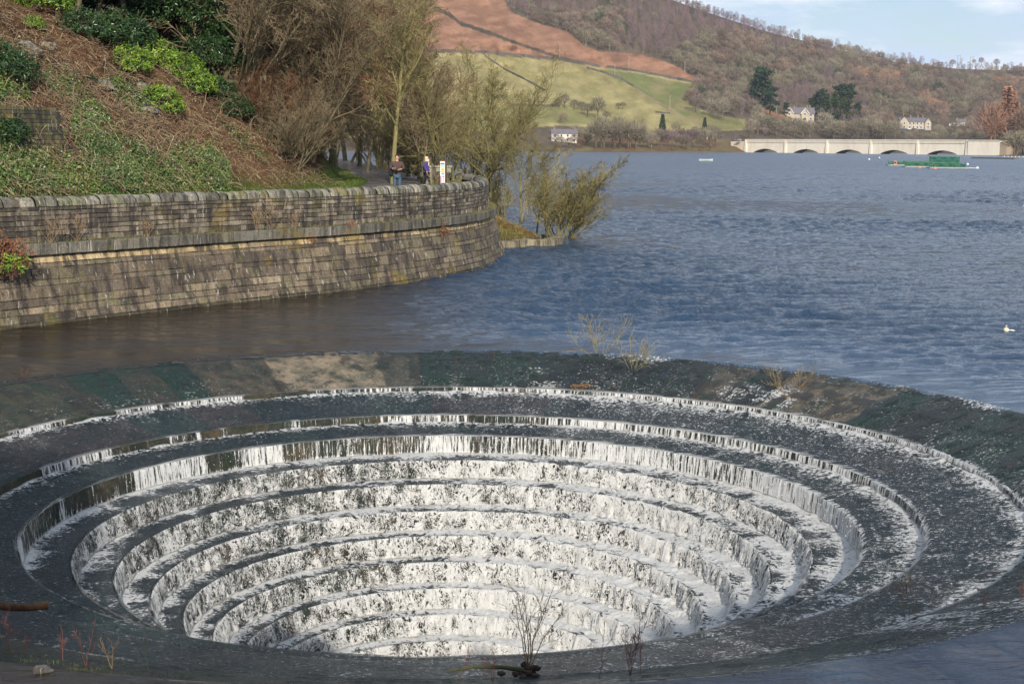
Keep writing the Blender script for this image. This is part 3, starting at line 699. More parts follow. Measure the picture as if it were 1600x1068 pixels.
mb = MB(); mb.box((LEN/2, WD/2, ZT-1.25), (LEN+1.5, WD+.9, 2.1), col=(.64, .58, .47)); mb.build('deck', VC, via)
mb = MB(); mb.box((LEN/2, -.55, ZT+.1), (LEN+1.5, .5, .62), col=(.74, .68, .57)); mb.box((LEN/2, WD+.55, ZT+.1), (LEN+1.5, .5, .62), col=c0); mb.build('parapet', VC, via)
for i in range(NS+1):
    mb = MB(); mb.box((i*SP, WD/2, ZT/2-.9), (2.1, WD+2.4, ZT+1.5), col=(.73, .67, .56), taper=.93); mb.build('pier', VC, via)
mb = MB()
mb.box((LEN+1.3+13, WD/2, ZT/2-.65), (26, WD+3.2, ZT+1.2), col=(.72, .66, .55)); mb.box((LEN+14.5, -1.9, ZT+.05), (27, .5, .6), col=c0); mb.build('abutment', VC, via)
mb = MB(); mb.box((LEN+30, WD/2, ZT/2-1.2), (6, WD+2.6, ZT+.6), col=(.34, .27, .2)); mb.box((LEN+38, 3, ZT-.6), (22, .6, 1.6), col=(.34, .27, .2)); mb.build('wing_wall', VC, via)
mb = MB(); mb.box((-1.3-8, WD/2, ZT/2-.9), (16, WD, ZT-1.2), col=(.60, .52, .40)); mb.box((-1.3-22, WD/2, 2.6), (14, WD-1, 6.4), col=(.56, .48, .36)); mb.build('approach_wall', VC, via)
# ================================================================ PLANT BUILDERS
def nrm(v): return v/(np.linalg.norm(v)+1e-9)
def grow(rs, out, p, d, Ln, r, lvl, par):
    nseg, wob, trop, nch, ang, lr, start, taper = par[lvl]
    pts = [p]; dirs = [d]; rad = [r]
    for i in range(nseg):
        d = nrm(d+rs.normal(0, wob, 3)+np.array((0, 0, trop)))
        p2 = p+d*Ln/nseg; r2 = r*(1-(1-taper)/nseg*(1.0))
        rn = rad[0]*(1-(1-taper)*(i+1)/nseg)
        out.append((lvl, p, p2, rad[-1], rn)); p = p2; pts.append(p); dirs.append(d); rad.append(rn)
    if lvl+1 < len(par):
        for c in range(nch):
            t = start+(1-start)*(c+rs.random())/nch
            i = min(int(t*nseg), nseg-1); f = t*nseg-i
            q = pts[i]*(1-f)+pts[i+1]*f; dd = dirs[i+1]
            a = nrm(np.cross(dd, rs.normal(0, 1, 3))); an = R(ang*rs.uniform(.7, 1.3))
            nd = nrm(dd*math.cos(an)+a*math.sin(an))
            grow(rs, out, q, nd, Ln*lr*rs.uniform(.7, 1.2)*(1.15-.55*t), max(rad[i+1]*.62, .0), lvl+1, par)
def seg_mesh(name, segs, n, minr, cols=None):
    p0 = np.array([s_[1] for s_ in segs]); p1 = np.array([s_[2] for s_ in segs])
    r0_ = np.maximum([s_[3] for s_ in segs], minr); r1_ = np.maximum([s_[4] for s_ in segs], minr*.8)
    t = p1-p0; t /= np.linalg.norm(t, axis=1)[:, None]+1e-9
    ref = np.where(np.abs(t[:, 2:3]) < .8, np.array([[0, 0, 1.]]), np.array([[1., 0, 0]])); a = np.cross(t, ref); a /= np.linalg.norm(a, axis=1)[:, None]; b = np.cross(t, a)
    an = np.arange(n)*2*math.pi/n; ring = np.cos(an)[None, :, None]*a[:, None]+np.sin(an)[None, :, None]*b[:, None]
    V = np.stack([p0[:, None]+ring*r0_[:, None, None], p1[:, None]+ring*r1_[:, None, None]], 1).reshape(-1, 3)
    j = np.arange(n); q = np.stack([j, (j+1) % n, n+(j+1) % n, n+j], -1)
    Q = (np.arange(len(segs))[:, None, None]*2*n+q[None]).reshape(-1, 4)
    at = {}
    if cols is not None: at['col'] = np.repeat(cols, 2*n, 0)
    return mesh(name, V, Q, n > 3, at)
def bark(name, lo, hi, sc=6, var=1):
    t = NT(name); co = t.co('Object', (1, 1, .4)); n = t.noise(co, sc, 5, .7)
    oi = t.n('ObjectInfo'); c = t.ramp(n, (.3, lo), (.7, hi))
    hsv = t.n('HueSaturation'); t.l(c, hsv.inputs['Color']); t.l(t.math('ADD', t.math('MULTIPLY', oi.outputs['Random'], .5), .75), hsv.inputs['Value'])
    return t.fin(hsv.outputs[0], .9, t.bump(n, .02), .15)
BARK = bark('bark', (.065, .058, .034), (.17, .15, .09)); BARK_G = bark('green_bark', (.11, .10, .042), (.25, .225, .105)); TWIG = bark('twig', (.10, .078, .048), (.235, .185, .115), 1.2)
TWIG_G = bark('willow_twig', (.13, .12, .05), (.27, .23, .11), 1.2); TWIG_R = bark('red_twig', (.10, .05, .03), (.24, .12, .07), 1.2)
#          nseg wob  trop  nch ang lr  start taper
UP = [(9, .06, .05, 13, 42, .42, .25, .25), (7, .12, .06, 9, 38, .48, .15, .3), (5, .16, .05, 8, 38, .50, .1, .35), (3, .2, .04, 5, 36, .55, .1, .5), (2, .25, .02, 0, 0, 0, 0, .6)]
SPREAD = [(7, .12, .02, 13, 58, .70, .25, .3), (8, .16, .03, 10, 42, .45, .15, .3), (5, .2, -.02, 9, 40, .5, .1, .35), (3, .2, -.05, 5, 38, .55, .1, .5), (2, .25, -.05, 0, 0, 0, 0, .6)]
STEM = [(9, .07, .05, 11, 28, .36, .25, .25), (5, .13, .06, 8, 32, .5, .1, .35), (4, .18, .04, 5, 34, .52, .1, .5), (2, .22, .03, 0, 0, 0, 0, .6)]
def tree_proto(kind_, seed, minr=.011):
    rs = np.random.default_rng(seed); out = []
    if kind_ == 'upright': grow(rs, out, np.zeros(3), nrm(np.array((rs.normal(0, .05), rs.normal(0, .05), 1))), 12, .17, 0, UP); cut = 1
    elif kind_ == 'spreading': grow(rs, out, np.zeros(3), nrm(np.array((.12, -.1, 1))), 8, .15, 0, SPREAD); cut = 1
    elif kind_ == 'multi':
        for k in range(9):
            a = k*2.4+rs.normal(0, .3); ln = rs.uniform(.15, .75); cut = 0
            grow(rs, out, np.array((.25*math.cos(a), .25*math.sin(a), 0)), nrm(np.array((ln*math.cos(a), ln*math.sin(a), 1))), rs.uniform(7, 10), rs.uniform(.06, .11), 0, STEM)
    elif kind_ == 'shore':
        for k in range(11):
            a = rs.uniform(-2.2, 1.6); ln = rs.uniform(.1, 1.3); cut = 0
            grow(rs, out, np.array((.5*math.cos(a), .4*math.sin(a), 0)), nrm(np.array((ln*math.cos(a), ln*math.sin(a)*.7, 1))), rs.uniform(3.5, 6.5), rs.uniform(.035, .06), 0, STEM)
    A_ = [s_ for s_ in out if s_[0] <= cut]; B_ = [s_ for s_ in out if s_[0] > cut]
    for s_ in out: pass
    return seg_mesh('trunk', A_, 6, .02), seg_mesh('crown', B_, 3, minr)
TP = {'upright': tree_proto('upright', 1), 'upright2': tree_proto('upright', 2), 'spreading': tree_proto('spreading', 3), 'spreading2': tree_proto('spreading', 8),
      'multi': tree_proto('multi', 5), 'multi2': tree_proto('multi', 15), 'shore': tree_proto('shore', 6), 'shore2': tree_proto('shore', 26)}
def tree(k, loc, sc, rz, label, group=None, mats=(BARK, TWIG), tilt=(0, 0), cat='tree', name='bare_tree', trunk=True):
    o = empty(name, loc, label, cat, group); o.rotation_euler = (tilt[0], tilt[1], rz); o.scale = sc if isinstance(sc, tuple) else (sc, sc, sc)
    for nm, me, m in zip(('trunk', 'crown'), TP[k], mats):
        q = obj(nm, me, None, o)
        if not len(me.materials): me.materials.append(m)
        q.material_slots[0].link = 'OBJECT'; q.material_slots[0].material = m
    return o
# ---- leaf masses
def leaf_mat(name, ro=.35):
    t = NT(name); c = t.attr('col'); co = t.co('Object'); n = t.noise(co, 6, 3)
    return t.fin(t.mix(1, c, t.ramp(n, (.3, .75), (.7, 1.25)), 'MULTIPLY'), ro, None, .4)
LEAF = leaf_mat('leaves'); DRY = leaf_mat('dry_leaves', .9)
def leaves_mesh(name, c, nrmv, ln, wd, cols, rs, droop=.3):
    n = len(c); tdir = np.cross(nrmv, rs.normal(0, 1, (n, 3))); tdir /= np.linalg.norm(tdir, axis=1)[:, None]+1e-9
    tdir = tdir-droop*np.array((0, 0, 1))+.35*nrmv; tdir /= np.linalg.norm(tdir, axis=1)[:, None]
    sd_ = np.cross(nrmv, tdir); sd_ /= np.linalg.norm(sd_, axis=1)[:, None]+1e-9
    ln = np.asarray(ln).reshape(-1, 1)*np.ones((n, 1)); wd = np.asarray(wd).reshape(-1, 1)*np.ones((n, 1)); fold = .25*wd*nrmv
    V = np.stack([c, c+tdir*ln*.5+sd_*wd/2+fold, c+tdir*ln, c+tdir*ln*.5-sd_*wd/2+fold], 1).reshape(-1, 3)
    Q = (np.arange(n)[:, None]*4+np.array([[0, 1, 2, 3]]))
    return mesh(name, V, Q, False, {'col': np.repeat(cols, 4, 0)})
def shrub_mesh(seed, dims, nros, ln, wd, pal, name='leaves'):
    rs = np.random.default_rng(seed); n = nros
    th = rs.uniform(0, 6.283, n); cz_ = rs.uniform(-.15, 1, n); q = np.sqrt(1-cz_**2); dr = np.stack([q*np.cos(th), q*np.sin(th), cz_], -1)
    rad = .62+.42*fbm(dr[:, 0]*1.7+seed, dr[:, 1]*1.7, dr[:, 2]*1.7, 3, seed) + rs.uniform(-.25, .06, n)
    c = dr*rad[:, None]*np.array(dims)[None]; k = 8
    cc = np.repeat(c, k, 0)+rs.normal(0, ln*.25, (n*k, 3)); nn_ = np.repeat(dr, k, 0)*.6+rs.normal(0, .5, (n*k, 3))+np.array((0, 0, .35)); nn_ /= np.linalg.norm(nn_, axis=1)[:, None]
    pal = np.array(pal); ci = np.clip((rs.random(n)*.5+.5*fbm(c[:, 0]*1.2, c[:, 1]*1.2, c[:, 2]*1.2, 2, seed+5))*len(pal), 0, len(pal)-1).astype(int)
    cols = np.repeat(pal[ci], k, 0)*rs.uniform(.75, 1.25, (n*k, 1))
    return leaves_mesh(name, cc, nn_, ln*rs.uniform(.7, 1.2, n*k), wd, cols, rs)
PAL_BR = [(.035, .08, .015), (.09, .17, .02), (.19, .29, .03), (.30, .36, .045)]; PAL_DK = [(.012, .030, .010), (.02, .05, .014), (.03, .07, .02), (.06, .11, .025)]
SHM = [shrub_mesh(1, (1.3, 1.1, .95), 330, .15, .05, PAL_BR), shrub_mesh(2, (1.1, 1.1, 1.1), 300, .15, .05, PAL_BR), shrub_mesh(3, (1.3, 1.2, 1.1), 380, .15, .055, PAL_DK), shrub_mesh(4, (2.6, 2.4, 3.2), 1500, .2, .075, PAL_DK)]
rs0 = np.random.default_rng(44); _o = []
for k in range(9):
    a = k*.7; grow(rs0, _o, np.zeros(3), nrm(np.array((math.cos(a)*.9, math.sin(a)*.9, .9))), 1.0, .03, 0, [(4, .15, .03, 3, 35, .5, .3, .4), (3, .2, 0, 0, 0, 0, 0, .5)])
SH_STEM = seg_mesh('stems', _o, 5, .008)
def shrub(i, loc, sc, rz, label, group='leafy shrubs on the bank', name='rhododendron'):
    o = empty(name, loc, label, 'shrub', group, rz); o.scale = sc if isinstance(sc, tuple) else (sc,)*3
    obj('leaves', SHM[i], LEAF, o); obj('stems', SH_STEM, BARK, o); return o

# ================================================================ NEAR VEGETATION
GT = 'bare trees along the lakeside path'
SHORE_M = (BARK_G, TWIG_G)
# trees on the bank and over the path: (kind, px, py of the foot, height scale, spin, label)
def base(px, py, d0_=30): v = hit(px, py, d0_); v.z -= .12; return v
TL = [('multi', 372, 168, 1.0, .4, 'many-stemmed bare tree fanning out of the bank beside the twisted fallen trunk'),
      ('spreading', 452, 232, 1.05, 2.2, 'wide bare tree at the foot of the bank with twiggy boughs drooping over the path'),
      ('multi2', 478, 246, .95, 3.0, 'clump of slim bare stems at the bend where the path disappears'),
      ('upright', 205, 42, 1.0, 2.0, 'upright bare tree on the bank top left of the dark hollow'),
      ('upright2', 120, 33, 1.0, .3, 'pale trunked tree leaning at the top left of the bank'),
      ('upright', 92, 30, .9, 4.4, 'slender second trunk leaning beside the pale trunked tree at the top left'),
      ('multi', 250, 55, .9, 2.9, 'bare thicket tree of crossing thin poles above the dark hollow')]
for k, px, py, s, rz, lb in TL: tree(k, base(px, py), s, rz, lb, GT, (BARK, TWIG), (0, R(7) if px < 130 else 0))
def crest(px, d, k, s, rz, lb, mm=(BARK, TWIG)):
    p = P(px, 100, d); tree(k, Vector((p.x, d, float(landq(p.x, d))-.2)), s, rz, lb, 'bare trees in the bank-top wood', mm)
for q in [(-20, 66, 'spreading', 1.0, 1.0, 'bare tree at the extreme top left of the wood'), (60, 70, 'upright2', .95, 2.0, 'bare tree behind the leaning trunks'), (150, 74, 'spreading2', 1.0, 3.0, 'bare tree behind the dark hollow, left'), (230, 76, 'spreading', 1.1, 4.0, 'bare tree behind the dark hollow, middle'),
          (290, 82, 'spreading2', 1.15, 5.0, 'bare tree behind the dark hollow, right'), (340, 78, 'spreading', 1.1, .6, 'bare spreading tree behind the fanning stems, left'), (385, 84, 'spreading2', 1.15, 1.7, 'bare spreading tree behind the fanning stems, middle'), (430, 90, 'spreading', 1.2, 2.9, 'bare spreading tree behind the fanning stems, right'),
          (470, 98, 'spreading2', 1.15, .3, 'bare spreading tree over the bend, nearest', (BARK, TWIG_R)), (500, 110, 'spreading', 1.2, 2.0, 'bare spreading tree over the bend, middle'), (525, 125, 'spreading2', 1.25, 4.0, 'bare spreading tree over the bend, farthest'), (180, 95, 'upright', 1.3, 1.0, 'tall bare tree deep in the wood, left'), (300, 100, 'upright2', 1.4, 1.0, 'tall bare tree deep in the wood, middle'), (400, 112, 'upright', 1.4, 1.0, 'tall bare tree deep in the wood, right')]: crest(*q)
for q in [(560, 128, 'upright', 1.35, 1.0, 'tall airy bare tree beyond the verge, left'), (590, 140, 'upright2', 1.45, 2.0, 'tall airy bare tree beyond the verge, middle'), (632, 122, 'upright', 1.25, 3.0, 'tall airy bare tree beyond the verge, right'), (540, 150, 'upright2', 1.5, 4.0, 'tallest bare tree far beyond the bend'),
          (515, 100, 'upright2', 1.35, 1.6, 'tall bare tree rising from the foot of the bank'), (450, 96, 'upright', 1.5, 2.6, 'tall bare tree above the brushwood')]: crest(*q)
# beyond the bend and along the shore side of the path
def landp(x, y): return Vector((x, y, float(landq(x, y))-.1))
TL2 = [('upright', 613, 272, 86, .95, 1.1, 'mossy upright bare tree right behind the standing man', (BARK_G, TWIG_G)),
       ('upright2', 656, 273, 89, .62, 2.1, 'thin bare tree between the man and the woman', (BARK, TWIG)),
       ('upright2', 573, 251, 112, .95, .8, 'dark bare tree where the path meets the verge', (BARK, TWIG)),
       ('multi', 596, 252, 118, 1.15, 1.9, 'clump of mossy stems beyond the verge left of the upright tree', (BARK_G, TWIG)),
       ('spreading2', 545, 246, 140, 1.0, 2.6, 'bare tree arching over the far end of the path', (BARK, TWIG)),
       ('multi2', 520, 244, 165, 1.2, 0.2, 'distant bare clump at the vanishing end of the path', (BARK, TWIG)),
       ('upright', 640, 262, 104, 1.1, 3.3, 'tall bare tree with a rusty tinged crown above the path', (BARK, TWIG_R)),
       ('spreading', 672, 262, 99, .70, 5.1, 'low bare tree with wide twigs behind the woman', (BARK, TWIG)),
       ('multi', 722, 280, 91, .98, .9, 'clump of slender olive stems behind the end of the quay wall', SHORE_M),
       ('upright2', 764, 284, 90, .72, 2.7, 'slender olive tree just right of the wall pier', SHORE_M),
       ('multi', 690, 268, 97, .8, 4.2, 'small leaning clump of stems behind the signboard', SHORE_M)]
for k, px, py, d, s, rz, lb, mm in TL2:
    p = P(px, py, d); tree(k, landp(p.x, d) if float(landq(p.x, d)) > -1 else Vector((p.x, d, -.2)), s, rz, lb, GT, mm)
p = P(812, 340, 83.5); tree('upright', Vector((p.x, 83.5, float(landq(p.x, 83.5))-.1)), (.40, .40, .50), 2.0, 'young birch-like tree with one pale yellow-green stem on the grassy spit', 'waterside trees on the spit', SHORE_M)
p = P(838, 345, 84); tree('upright2', Vector((p.x, 84, float(landq(p.x, 84))-.1)), (.36, .36, .44), .5, 'second thin pale stemmed tree on the spit, nearer the water', 'waterside trees on the spit', SHORE_M)
p = P(862, 372, 80.5); tree('shore', Vector((p.x, 80.5, -.1)), (.95, .95, .80), 0.2, 'bushy willow leaning out over the lake at the tip of the spit', 'waterside trees on the spit', SHORE_M)
p = P(880, 366, 83); tree('shore2', Vector((p.x, 83, -.2)), (.85, .9, .66), .1, 'smaller willow standing in the water beyond the tip of the spit', 'waterside trees on the spit', SHORE_M)
p = P(795, 300, 92); tree('shore2', landp(p.x-.5, 92), (1.0, 1.0, 1.05), 2.2, 'tangled willow behind the pale yellow-green stem', 'waterside trees on the spit', SHORE_M)
rq = np.random.default_rng(21)
names_ = ['far thicket tree beyond the path, nearest the water', 'far thicket tree beyond the path, left of the leaning clump', 'far thicket tree beyond the path, tallest of the row', 'far thicket tree beyond the path, half hidden by the bend', 'far thicket tree on the upper bank beyond the bend', 'far thicket tree highest on the bank beyond the bend']
for i, (px, d, k) in enumerate([(610, 135, 'multi'), (640, 150, 'multi2'), (560, 175, 'upright2'), (500, 190, 'spreading'), (470, 120, 'upright'), (430, 105, 'spreading2')]):
    p = P(px, 240, d); z = float(landq(p.x, d)); tree(k, Vector((p.x, d, max(z, -.3)-.1)), rq.uniform(.95, 1.2), rq.uniform(0, 6), names_[i], GT)
# understorey brush at the foot of the bank by the bend
for i, (px, py, s, lb) in enumerate([(462, 262, .42, 'brown brushwood at the foot of the bank, nearest the path'), (486, 252, .45, 'reddish brushwood beside the bend of the path'), (440, 245, .45, 'brushwood hanging from the bank above the reddish one'),
                                     (412, 215, .45, 'brushwood below the wide drooping tree'), (500, 246, .40, 'low scrub at the inside of the bend')]):
    tree('multi2' if i % 2 else 'multi', base(px, py), (s*1.3, s*1.3, s*.8), i*1.3, lb, 'brushwood under the trees', (BARK, TWIG_R if i % 2 else TWIG), cat='brushwood', name='brushwood')
SL = [(0, 70, 12, 1.0, 'glossy green shrub at the very top left of the bank'), (0, 52, 42, .55, 'small yellow-green shrub below the leaning trunks'), (1, 205, 108, .8, 'yellow-green laurel shrub above the grey boulders'), (2, 190, 70, 1.2, 'dark laurel shrub under the upright tree'),
      (0, 235, 98, .95, 'bright laurel shrub in the middle of the row'), (0, 275, 120, 1.0, 'broad yellow-green laurel on the slope crest'), (0, 300, 142, .95, 'yellow-green laurel next down the crest from the broad one'), (1, 252, 172, .85, 'lone round yellow-green bush on the bare soil'),
      (2, 335, 150, .85, 'dark glossy laurel under the twisted trunk'), (2, 365, 178, .75, 'dark green laurel low on the crest'), (2, 410, 195, .95, 'rounded dark laurel nearest the brushwood'), (2, 425, 222, .6, 'small laurel at the foot of the rounded dark one'),
      (2, 455, 240, .4, 'tiny green shrub by the foot of the bank'), (2, 0, 118, 1.0, 'dark ivy bush at the left edge above the old retaining wall'), (2, 2, 215, .8, 'dark green bush beside the old retaining wall'),
      (2, 130, 55, .9, 'dark shrub between the leaning trunks and the hollow'), (1, 183, 132, .35, 'grey-green cushion plant among the boulders'), (2, 140, 128, .35, 'small clump of green by the boulder')]
for i, px, py, s, lb in SL: s = s*1.3 if s > .6 else s; v = base(px, py); v.z += .18*s; shrub(i, v, s, px*.7, lb)
for j, (px, py, s, lb) in enumerate([(215, 62, 1.0, 'dark evergreen holly at the left of the shaded hollow'), (262, 70, 1.1, 'dark evergreen holly in the middle of the shaded hollow'), (310, 90, 1.05, 'dark evergreen holly behind the yellow-green laurels'), (350, 108, .9, 'dark evergreen holly behind the twisted trunk'), (395, 150, .8, 'dark evergreen holly under the fanning stems'), (180, 38, 1.0, 'dark evergreen holly right of the leaning trunks'), (140, 25, 1.0, 'dark evergreen holly behind the leaning trunks'), (240, 45, 1.3, 'dark evergreen holly at the top of the shaded hollow'), (290, 55, 1.3, 'dark evergreen holly highest above the twisted trunk')]):
    p = hit(px, py); p = p+Vector((-1.5, 3.5, 0)); p.z = float(landq(p.x, p.y))+1.4*s; shrub(3, p, s, j, lb, 'dark hollies behind the laurels', 'holly')

# ---- ground cover on the bank
def hitv(px, py):
    px = np.asarray(px, float); py = np.asarray(py, float)
    rv = rx+rdx*px[:, None]+rdy*py[:, None]; out = np.zeros((len(px), 3)); done = np.zeros(len(px), bool)
    for d in np.arange(36, 110, .2):
        X, Y, Z = rv[:, 0]*d/rv[:, 1], np.full(len(px), d), CH+rv[:, 2]*d/rv[:, 1]
        m = (~done) & (landq(X, Y) > Z); out[m] = np.stack([X, Y, Z], -1)[m]; done |= m
    return out[done]
def scatter(polys, n, seed):
    r = np.random.default_rng(seed); res = []
    for poly, wgt in polys:
        a = np.array(poly); lo, hi = a.min(0), a.max(0); k = int(n*wgt); pts = []
        while sum(map(len, pts)) < k:
            q = r.uniform(lo, hi, (k*2, 2)); pts.append(q[inpoly(q[:, 0], q[:, 1], poly)])
        res.append(np.concatenate(pts)[:k])
    q = np.concatenate(res); return hitv(q[:, 0], q[:, 1])
IVY = [([(-20, 240), (60, 248), (120, 256), (180, 262), (210, 245), (260, 250), (300, 238), (335, 235), (362, 262), (360, 300), (-20, 312)], .50), ([(120, 165), (165, 180), (185, 215), (230, 235), (205, 262), (120, 240), (110, 200)], .17),
       ([(-20, 90), (30, 95), (55, 120), (45, 160), (-20, 165)], .13), ([(45, 120), (120, 130), (170, 190), (100, 165)], .06), ([(-20, 185), (30, 195), (35, 250), (-20, 250)], .1), ([(170, 130), (240, 160), (230, 190), (180, 165)], .03), ([(340, 190), (400, 215), (430, 260), (380, 250)], .01)]
c = scatter(IVY, 52000, 1); rr = np.random.default_rng(2)
cl = fbm(c[:, 0]*1.1, c[:, 1]*1.1, c[:, 2]*1.1, 3, 88); c = c[cl > .37+rr.normal(0, .05, len(cl))]; n_ = len(c)
c[:, 2] += rr.gamma(1.5, .07, n_)*(1+1.5*fbm(c[:, 0]*.7, c[:, 1]*.7, 0, 2, 4)); nv = rr.normal(0, .45, (n_, 3))+np.array((.45, -.6, .6)); nv /= np.linalg.norm(nv, axis=1)[:, None]
pal = np.array([(.03, .065, .02), (.055, .10, .025), (.09, .145, .032), (.17, .20, .042), (.30, .27, .06)]); ci = np.clip((.55*rr.random(n_)+.6*fbm(c[:, 0]*.6, c[:, 1]*.6, c[:, 2]*.8, 3, 14))*4.2-.4, 0, 4).astype(int)
o = obj('ivy', leaves_mesh('ivy', c, nv, rr.uniform(.06, .13, n_), .075, pal[ci]*rr.uniform(.7, 1.25, (n_, 1)), rr), LEAF); kind(o, 'stuff'); tag(o, 'green and yellowing ivy trailing over the lower bank above the quay wall', 'ivy')
ALLB = [([(-20, 5), (60, 20), (140, 45), (200, 75), (260, 100), (330, 145), (400, 200), (470, 252), (525, 290), (-20, 308)], .75), ([(140, 160), (240, 190), (300, 240), (230, 240)], .10), ([(0, 60), (120, 110), (200, 170), (100, 170), (0, 110)], .15)]
def stems(n, seed, polys, ln, rad, cols, up=(.3, .9), name='', label=''):
    c = scatter(polys, n, seed); r = np.random.default_rng(seed+1); segs = []; cc = []
    for p in c:
        L_ = r.uniform(*ln); d = nrm(r.normal(0, 1, 3)*np.array((1, .6, .5))+np.array((.35, -.4, r.uniform(*up)))); col = cols[r.integers(len(cols))]; q = p-np.array((0, 0, .04)); rd = r.uniform(*rad)
        for k in range(4):
            q2 = q+d*L_/4; segs.append((0, q, q2, rd, rd*.8)); cc.append(col); q = q2; d = nrm(d+r.normal(0, .25, 3)+np.array((0, 0, -.33)))
    o = obj(name, seg_mesh(name, segs, 3, .004, np.array(cc)), DRY); kind(o, 'stuff'); tag(o, label, 'dead stems')
stems(7000, 5, ALLB, (.35, 1.25), (.006, .014), [(.27, .19, .12), (.17, .11, .07), (.27, .20, .13), (.10, .06, .035), (.20, .13, .08), (.30, .25, .15)], name='dead_brambles', label='brown dead bramble and bracken stems matted over the bare bank')
stems(500, 9, [([(-10, 130), (60, 150), (130, 165), (180, 200), (120, 200), (0, 170)], 1)], (1.0, 2.0), (.008, .016), [(.33, .28, .20), (.26, .20, .14)], (-1.8, -.6), 'hanging_roots', 'pale roots hanging down over the old retaining wall')
# fallen dead bracken leaves
c = scatter(ALLB, 17000, 15); rr = np.random.default_rng(6); n_ = len(c); c[:, 2] += rr.gamma(1.4, .05, n_); nv = rr.normal(0, .5, (n_, 3))+np.array((.4, -.4, .8)); nv /= np.linalg.norm(nv, axis=1)[:, None]
pal = np.array([(.20, .11, .055), (.10, .055, .03), (.19, .125, .07), (.25, .17, .10), (.08, .05, .03), (.07, .08, .025)])
o = obj('leaf_litter', leaves_mesh('leaf_litter', c, nv, rr.uniform(.06, .2, n_), .06, pal[rr.integers(0, 6, n_)]*rr.uniform(.7, 1.2, (n_, 1)), rr), DRY); kind(o, 'stuff'); tag(o, 'rust brown dead bracken and leaf litter on the bank', 'leaf litter')
# grass on the verges and moss on the string course
def blades(name, pts, h, cols, seed, label, lean=.4, cat='grass'):
    r = np.random.default_rng(seed); n = len(pts); a = r.uniform(0, 6.28, n); hh = h*r.uniform(.5, 1.3, n); wv = np.stack([np.cos(a), np.sin(a), 0*a], -1)*.012*(h/.15)**.5; ld = r.normal(0, lean, (n, 3)); ld[:, 2] = 1; ld /= np.linalg.norm(ld, axis=1)[:, None]
    V = np.stack([pts-wv, pts+wv, pts+ld*hh[:, None]], 1).reshape(-1, 3); cl = np.repeat(np.array(cols)[r.integers(0, len(cols), n)]*r.uniform(.7, 1.2, (n, 1)), 3, 0)
    o = obj(name, mesh(name, V, np.arange(n*3).reshape(-1, 3), False, {'col': cl}), DRY); kind(o, 'stuff'); tag(o, label, cat); return o
r_ = np.random.default_rng(8); y = 62+r_.random(60000)**1.4*110; x = r_.uniform(-26, 1, 60000); dt = seg_dist(x, y, TOE); z = land(x, y); m = (dt < 1.0) & (path_w(x, y) > 1.85) & (z > 2.3) & (y < 175)
pts = np.stack([x, y, z-.01], -1)[m]; blades('verge_grass', pts, .13, [(.09, .15, .025), (.13, .18, .035), (.17, .17, .06)], 1, 'short green grass on the verges of the lakeside path')
s = r_.uniform(8, S_END-1, 5200); s = s[fbm(s*.6, 0, 0, 3, 5) > .42]; of = r_.uniform(.46, .80, len(s)); b_ = wpos(s, of, 2.42)
blades('ledge_grass', b_, .10, [(.11, .13, .03), (.17, .14, .06), (.22, .16, .09), (.08, .11, .03)], 3, 'thin moss and dry grass growing along the ledge of the quay wall', .6)
y = 74+r_.random(16000)*18; x = r_.uniform(-4, 4, 16000); z = land(x, y); m = (z > .3) & (z < 2.6) & (fbm(x*1.2, y*1.2, 0, 3, 9) > .42)
blades('spit_grass', np.stack([x, y, z], -1)[m], .20, [(.20, .18, .05), (.13, .15, .03), (.26, .14, .07), (.24, .20, .10)], 4, 'rough moss, bracken and grass on the little spit beside the quay wall', .5)
# stone edging of the spit
mb = MB(); rr = np.random.default_rng(3)
ep = [(x_, y_) for x_, y_ in [(-.9, 75.3), (.1, 75.9), (1.1, 76.6), (2.0, 77.5), (2.35, 78.7), (2.3, 80.0), (1.9, 81.6)]]
for (a, b) in zip(ep[:-1], ep[1:]):
    an = math.atan2(b[1]-a[1], b[0]-a[0]); mb.box(((a[0]+b[0])/2, (a[1]+b[1])/2, .10), (math.dist(a, b)*.97, .75, .72+rr.uniform(-.08, .06)), an, np.array((.27, .24, .16))*rr.uniform(.7, 1.2), .94)
tag(mb.build('stone_edging', STONE, None), 'low sloping stone edging along the waterline of the grassy spit', 'stone edging')
# old retaining wall half buried in the bank
a = hit(-40, 243); b = hit(118, 243); b = Vector((b.x, b.y, a.z)); dv = (b-a); ln = dv.length; dv.normalize(); nv = Vector((dv.y, -dv.x, 0)); an = math.atan2(dv.y, dv.x)
mb = MB(); rr = np.random.default_rng(9); zt = a.z-.3
for ci in range(13):
    h = rr.uniform(.13, .2); s = rr.uniform(-.2, 0)
    while s < ln-ci*.09:
        l_ = rr.uniform(.3, .7); c_ = a+dv*(s+l_/2)-nv*(.45+ci*.015+rr.uniform(0, .03))*1.0
        mb.box((c_.x, c_.y, zt+h/2), (l_-.02, .8, h-.015), an, np.array([(.10, .095, .05), (.14, .12, .065), (.075, .07, .05), (.12, .12, .05)][rr.integers(4)])*rr.uniform(.7, 1.2), .985); s += l_
    zt += h
tag(mb.build('retaining_wall', STONE, None), 'old mossy retaining wall half buried in the bank at the far left', 'stone wall')
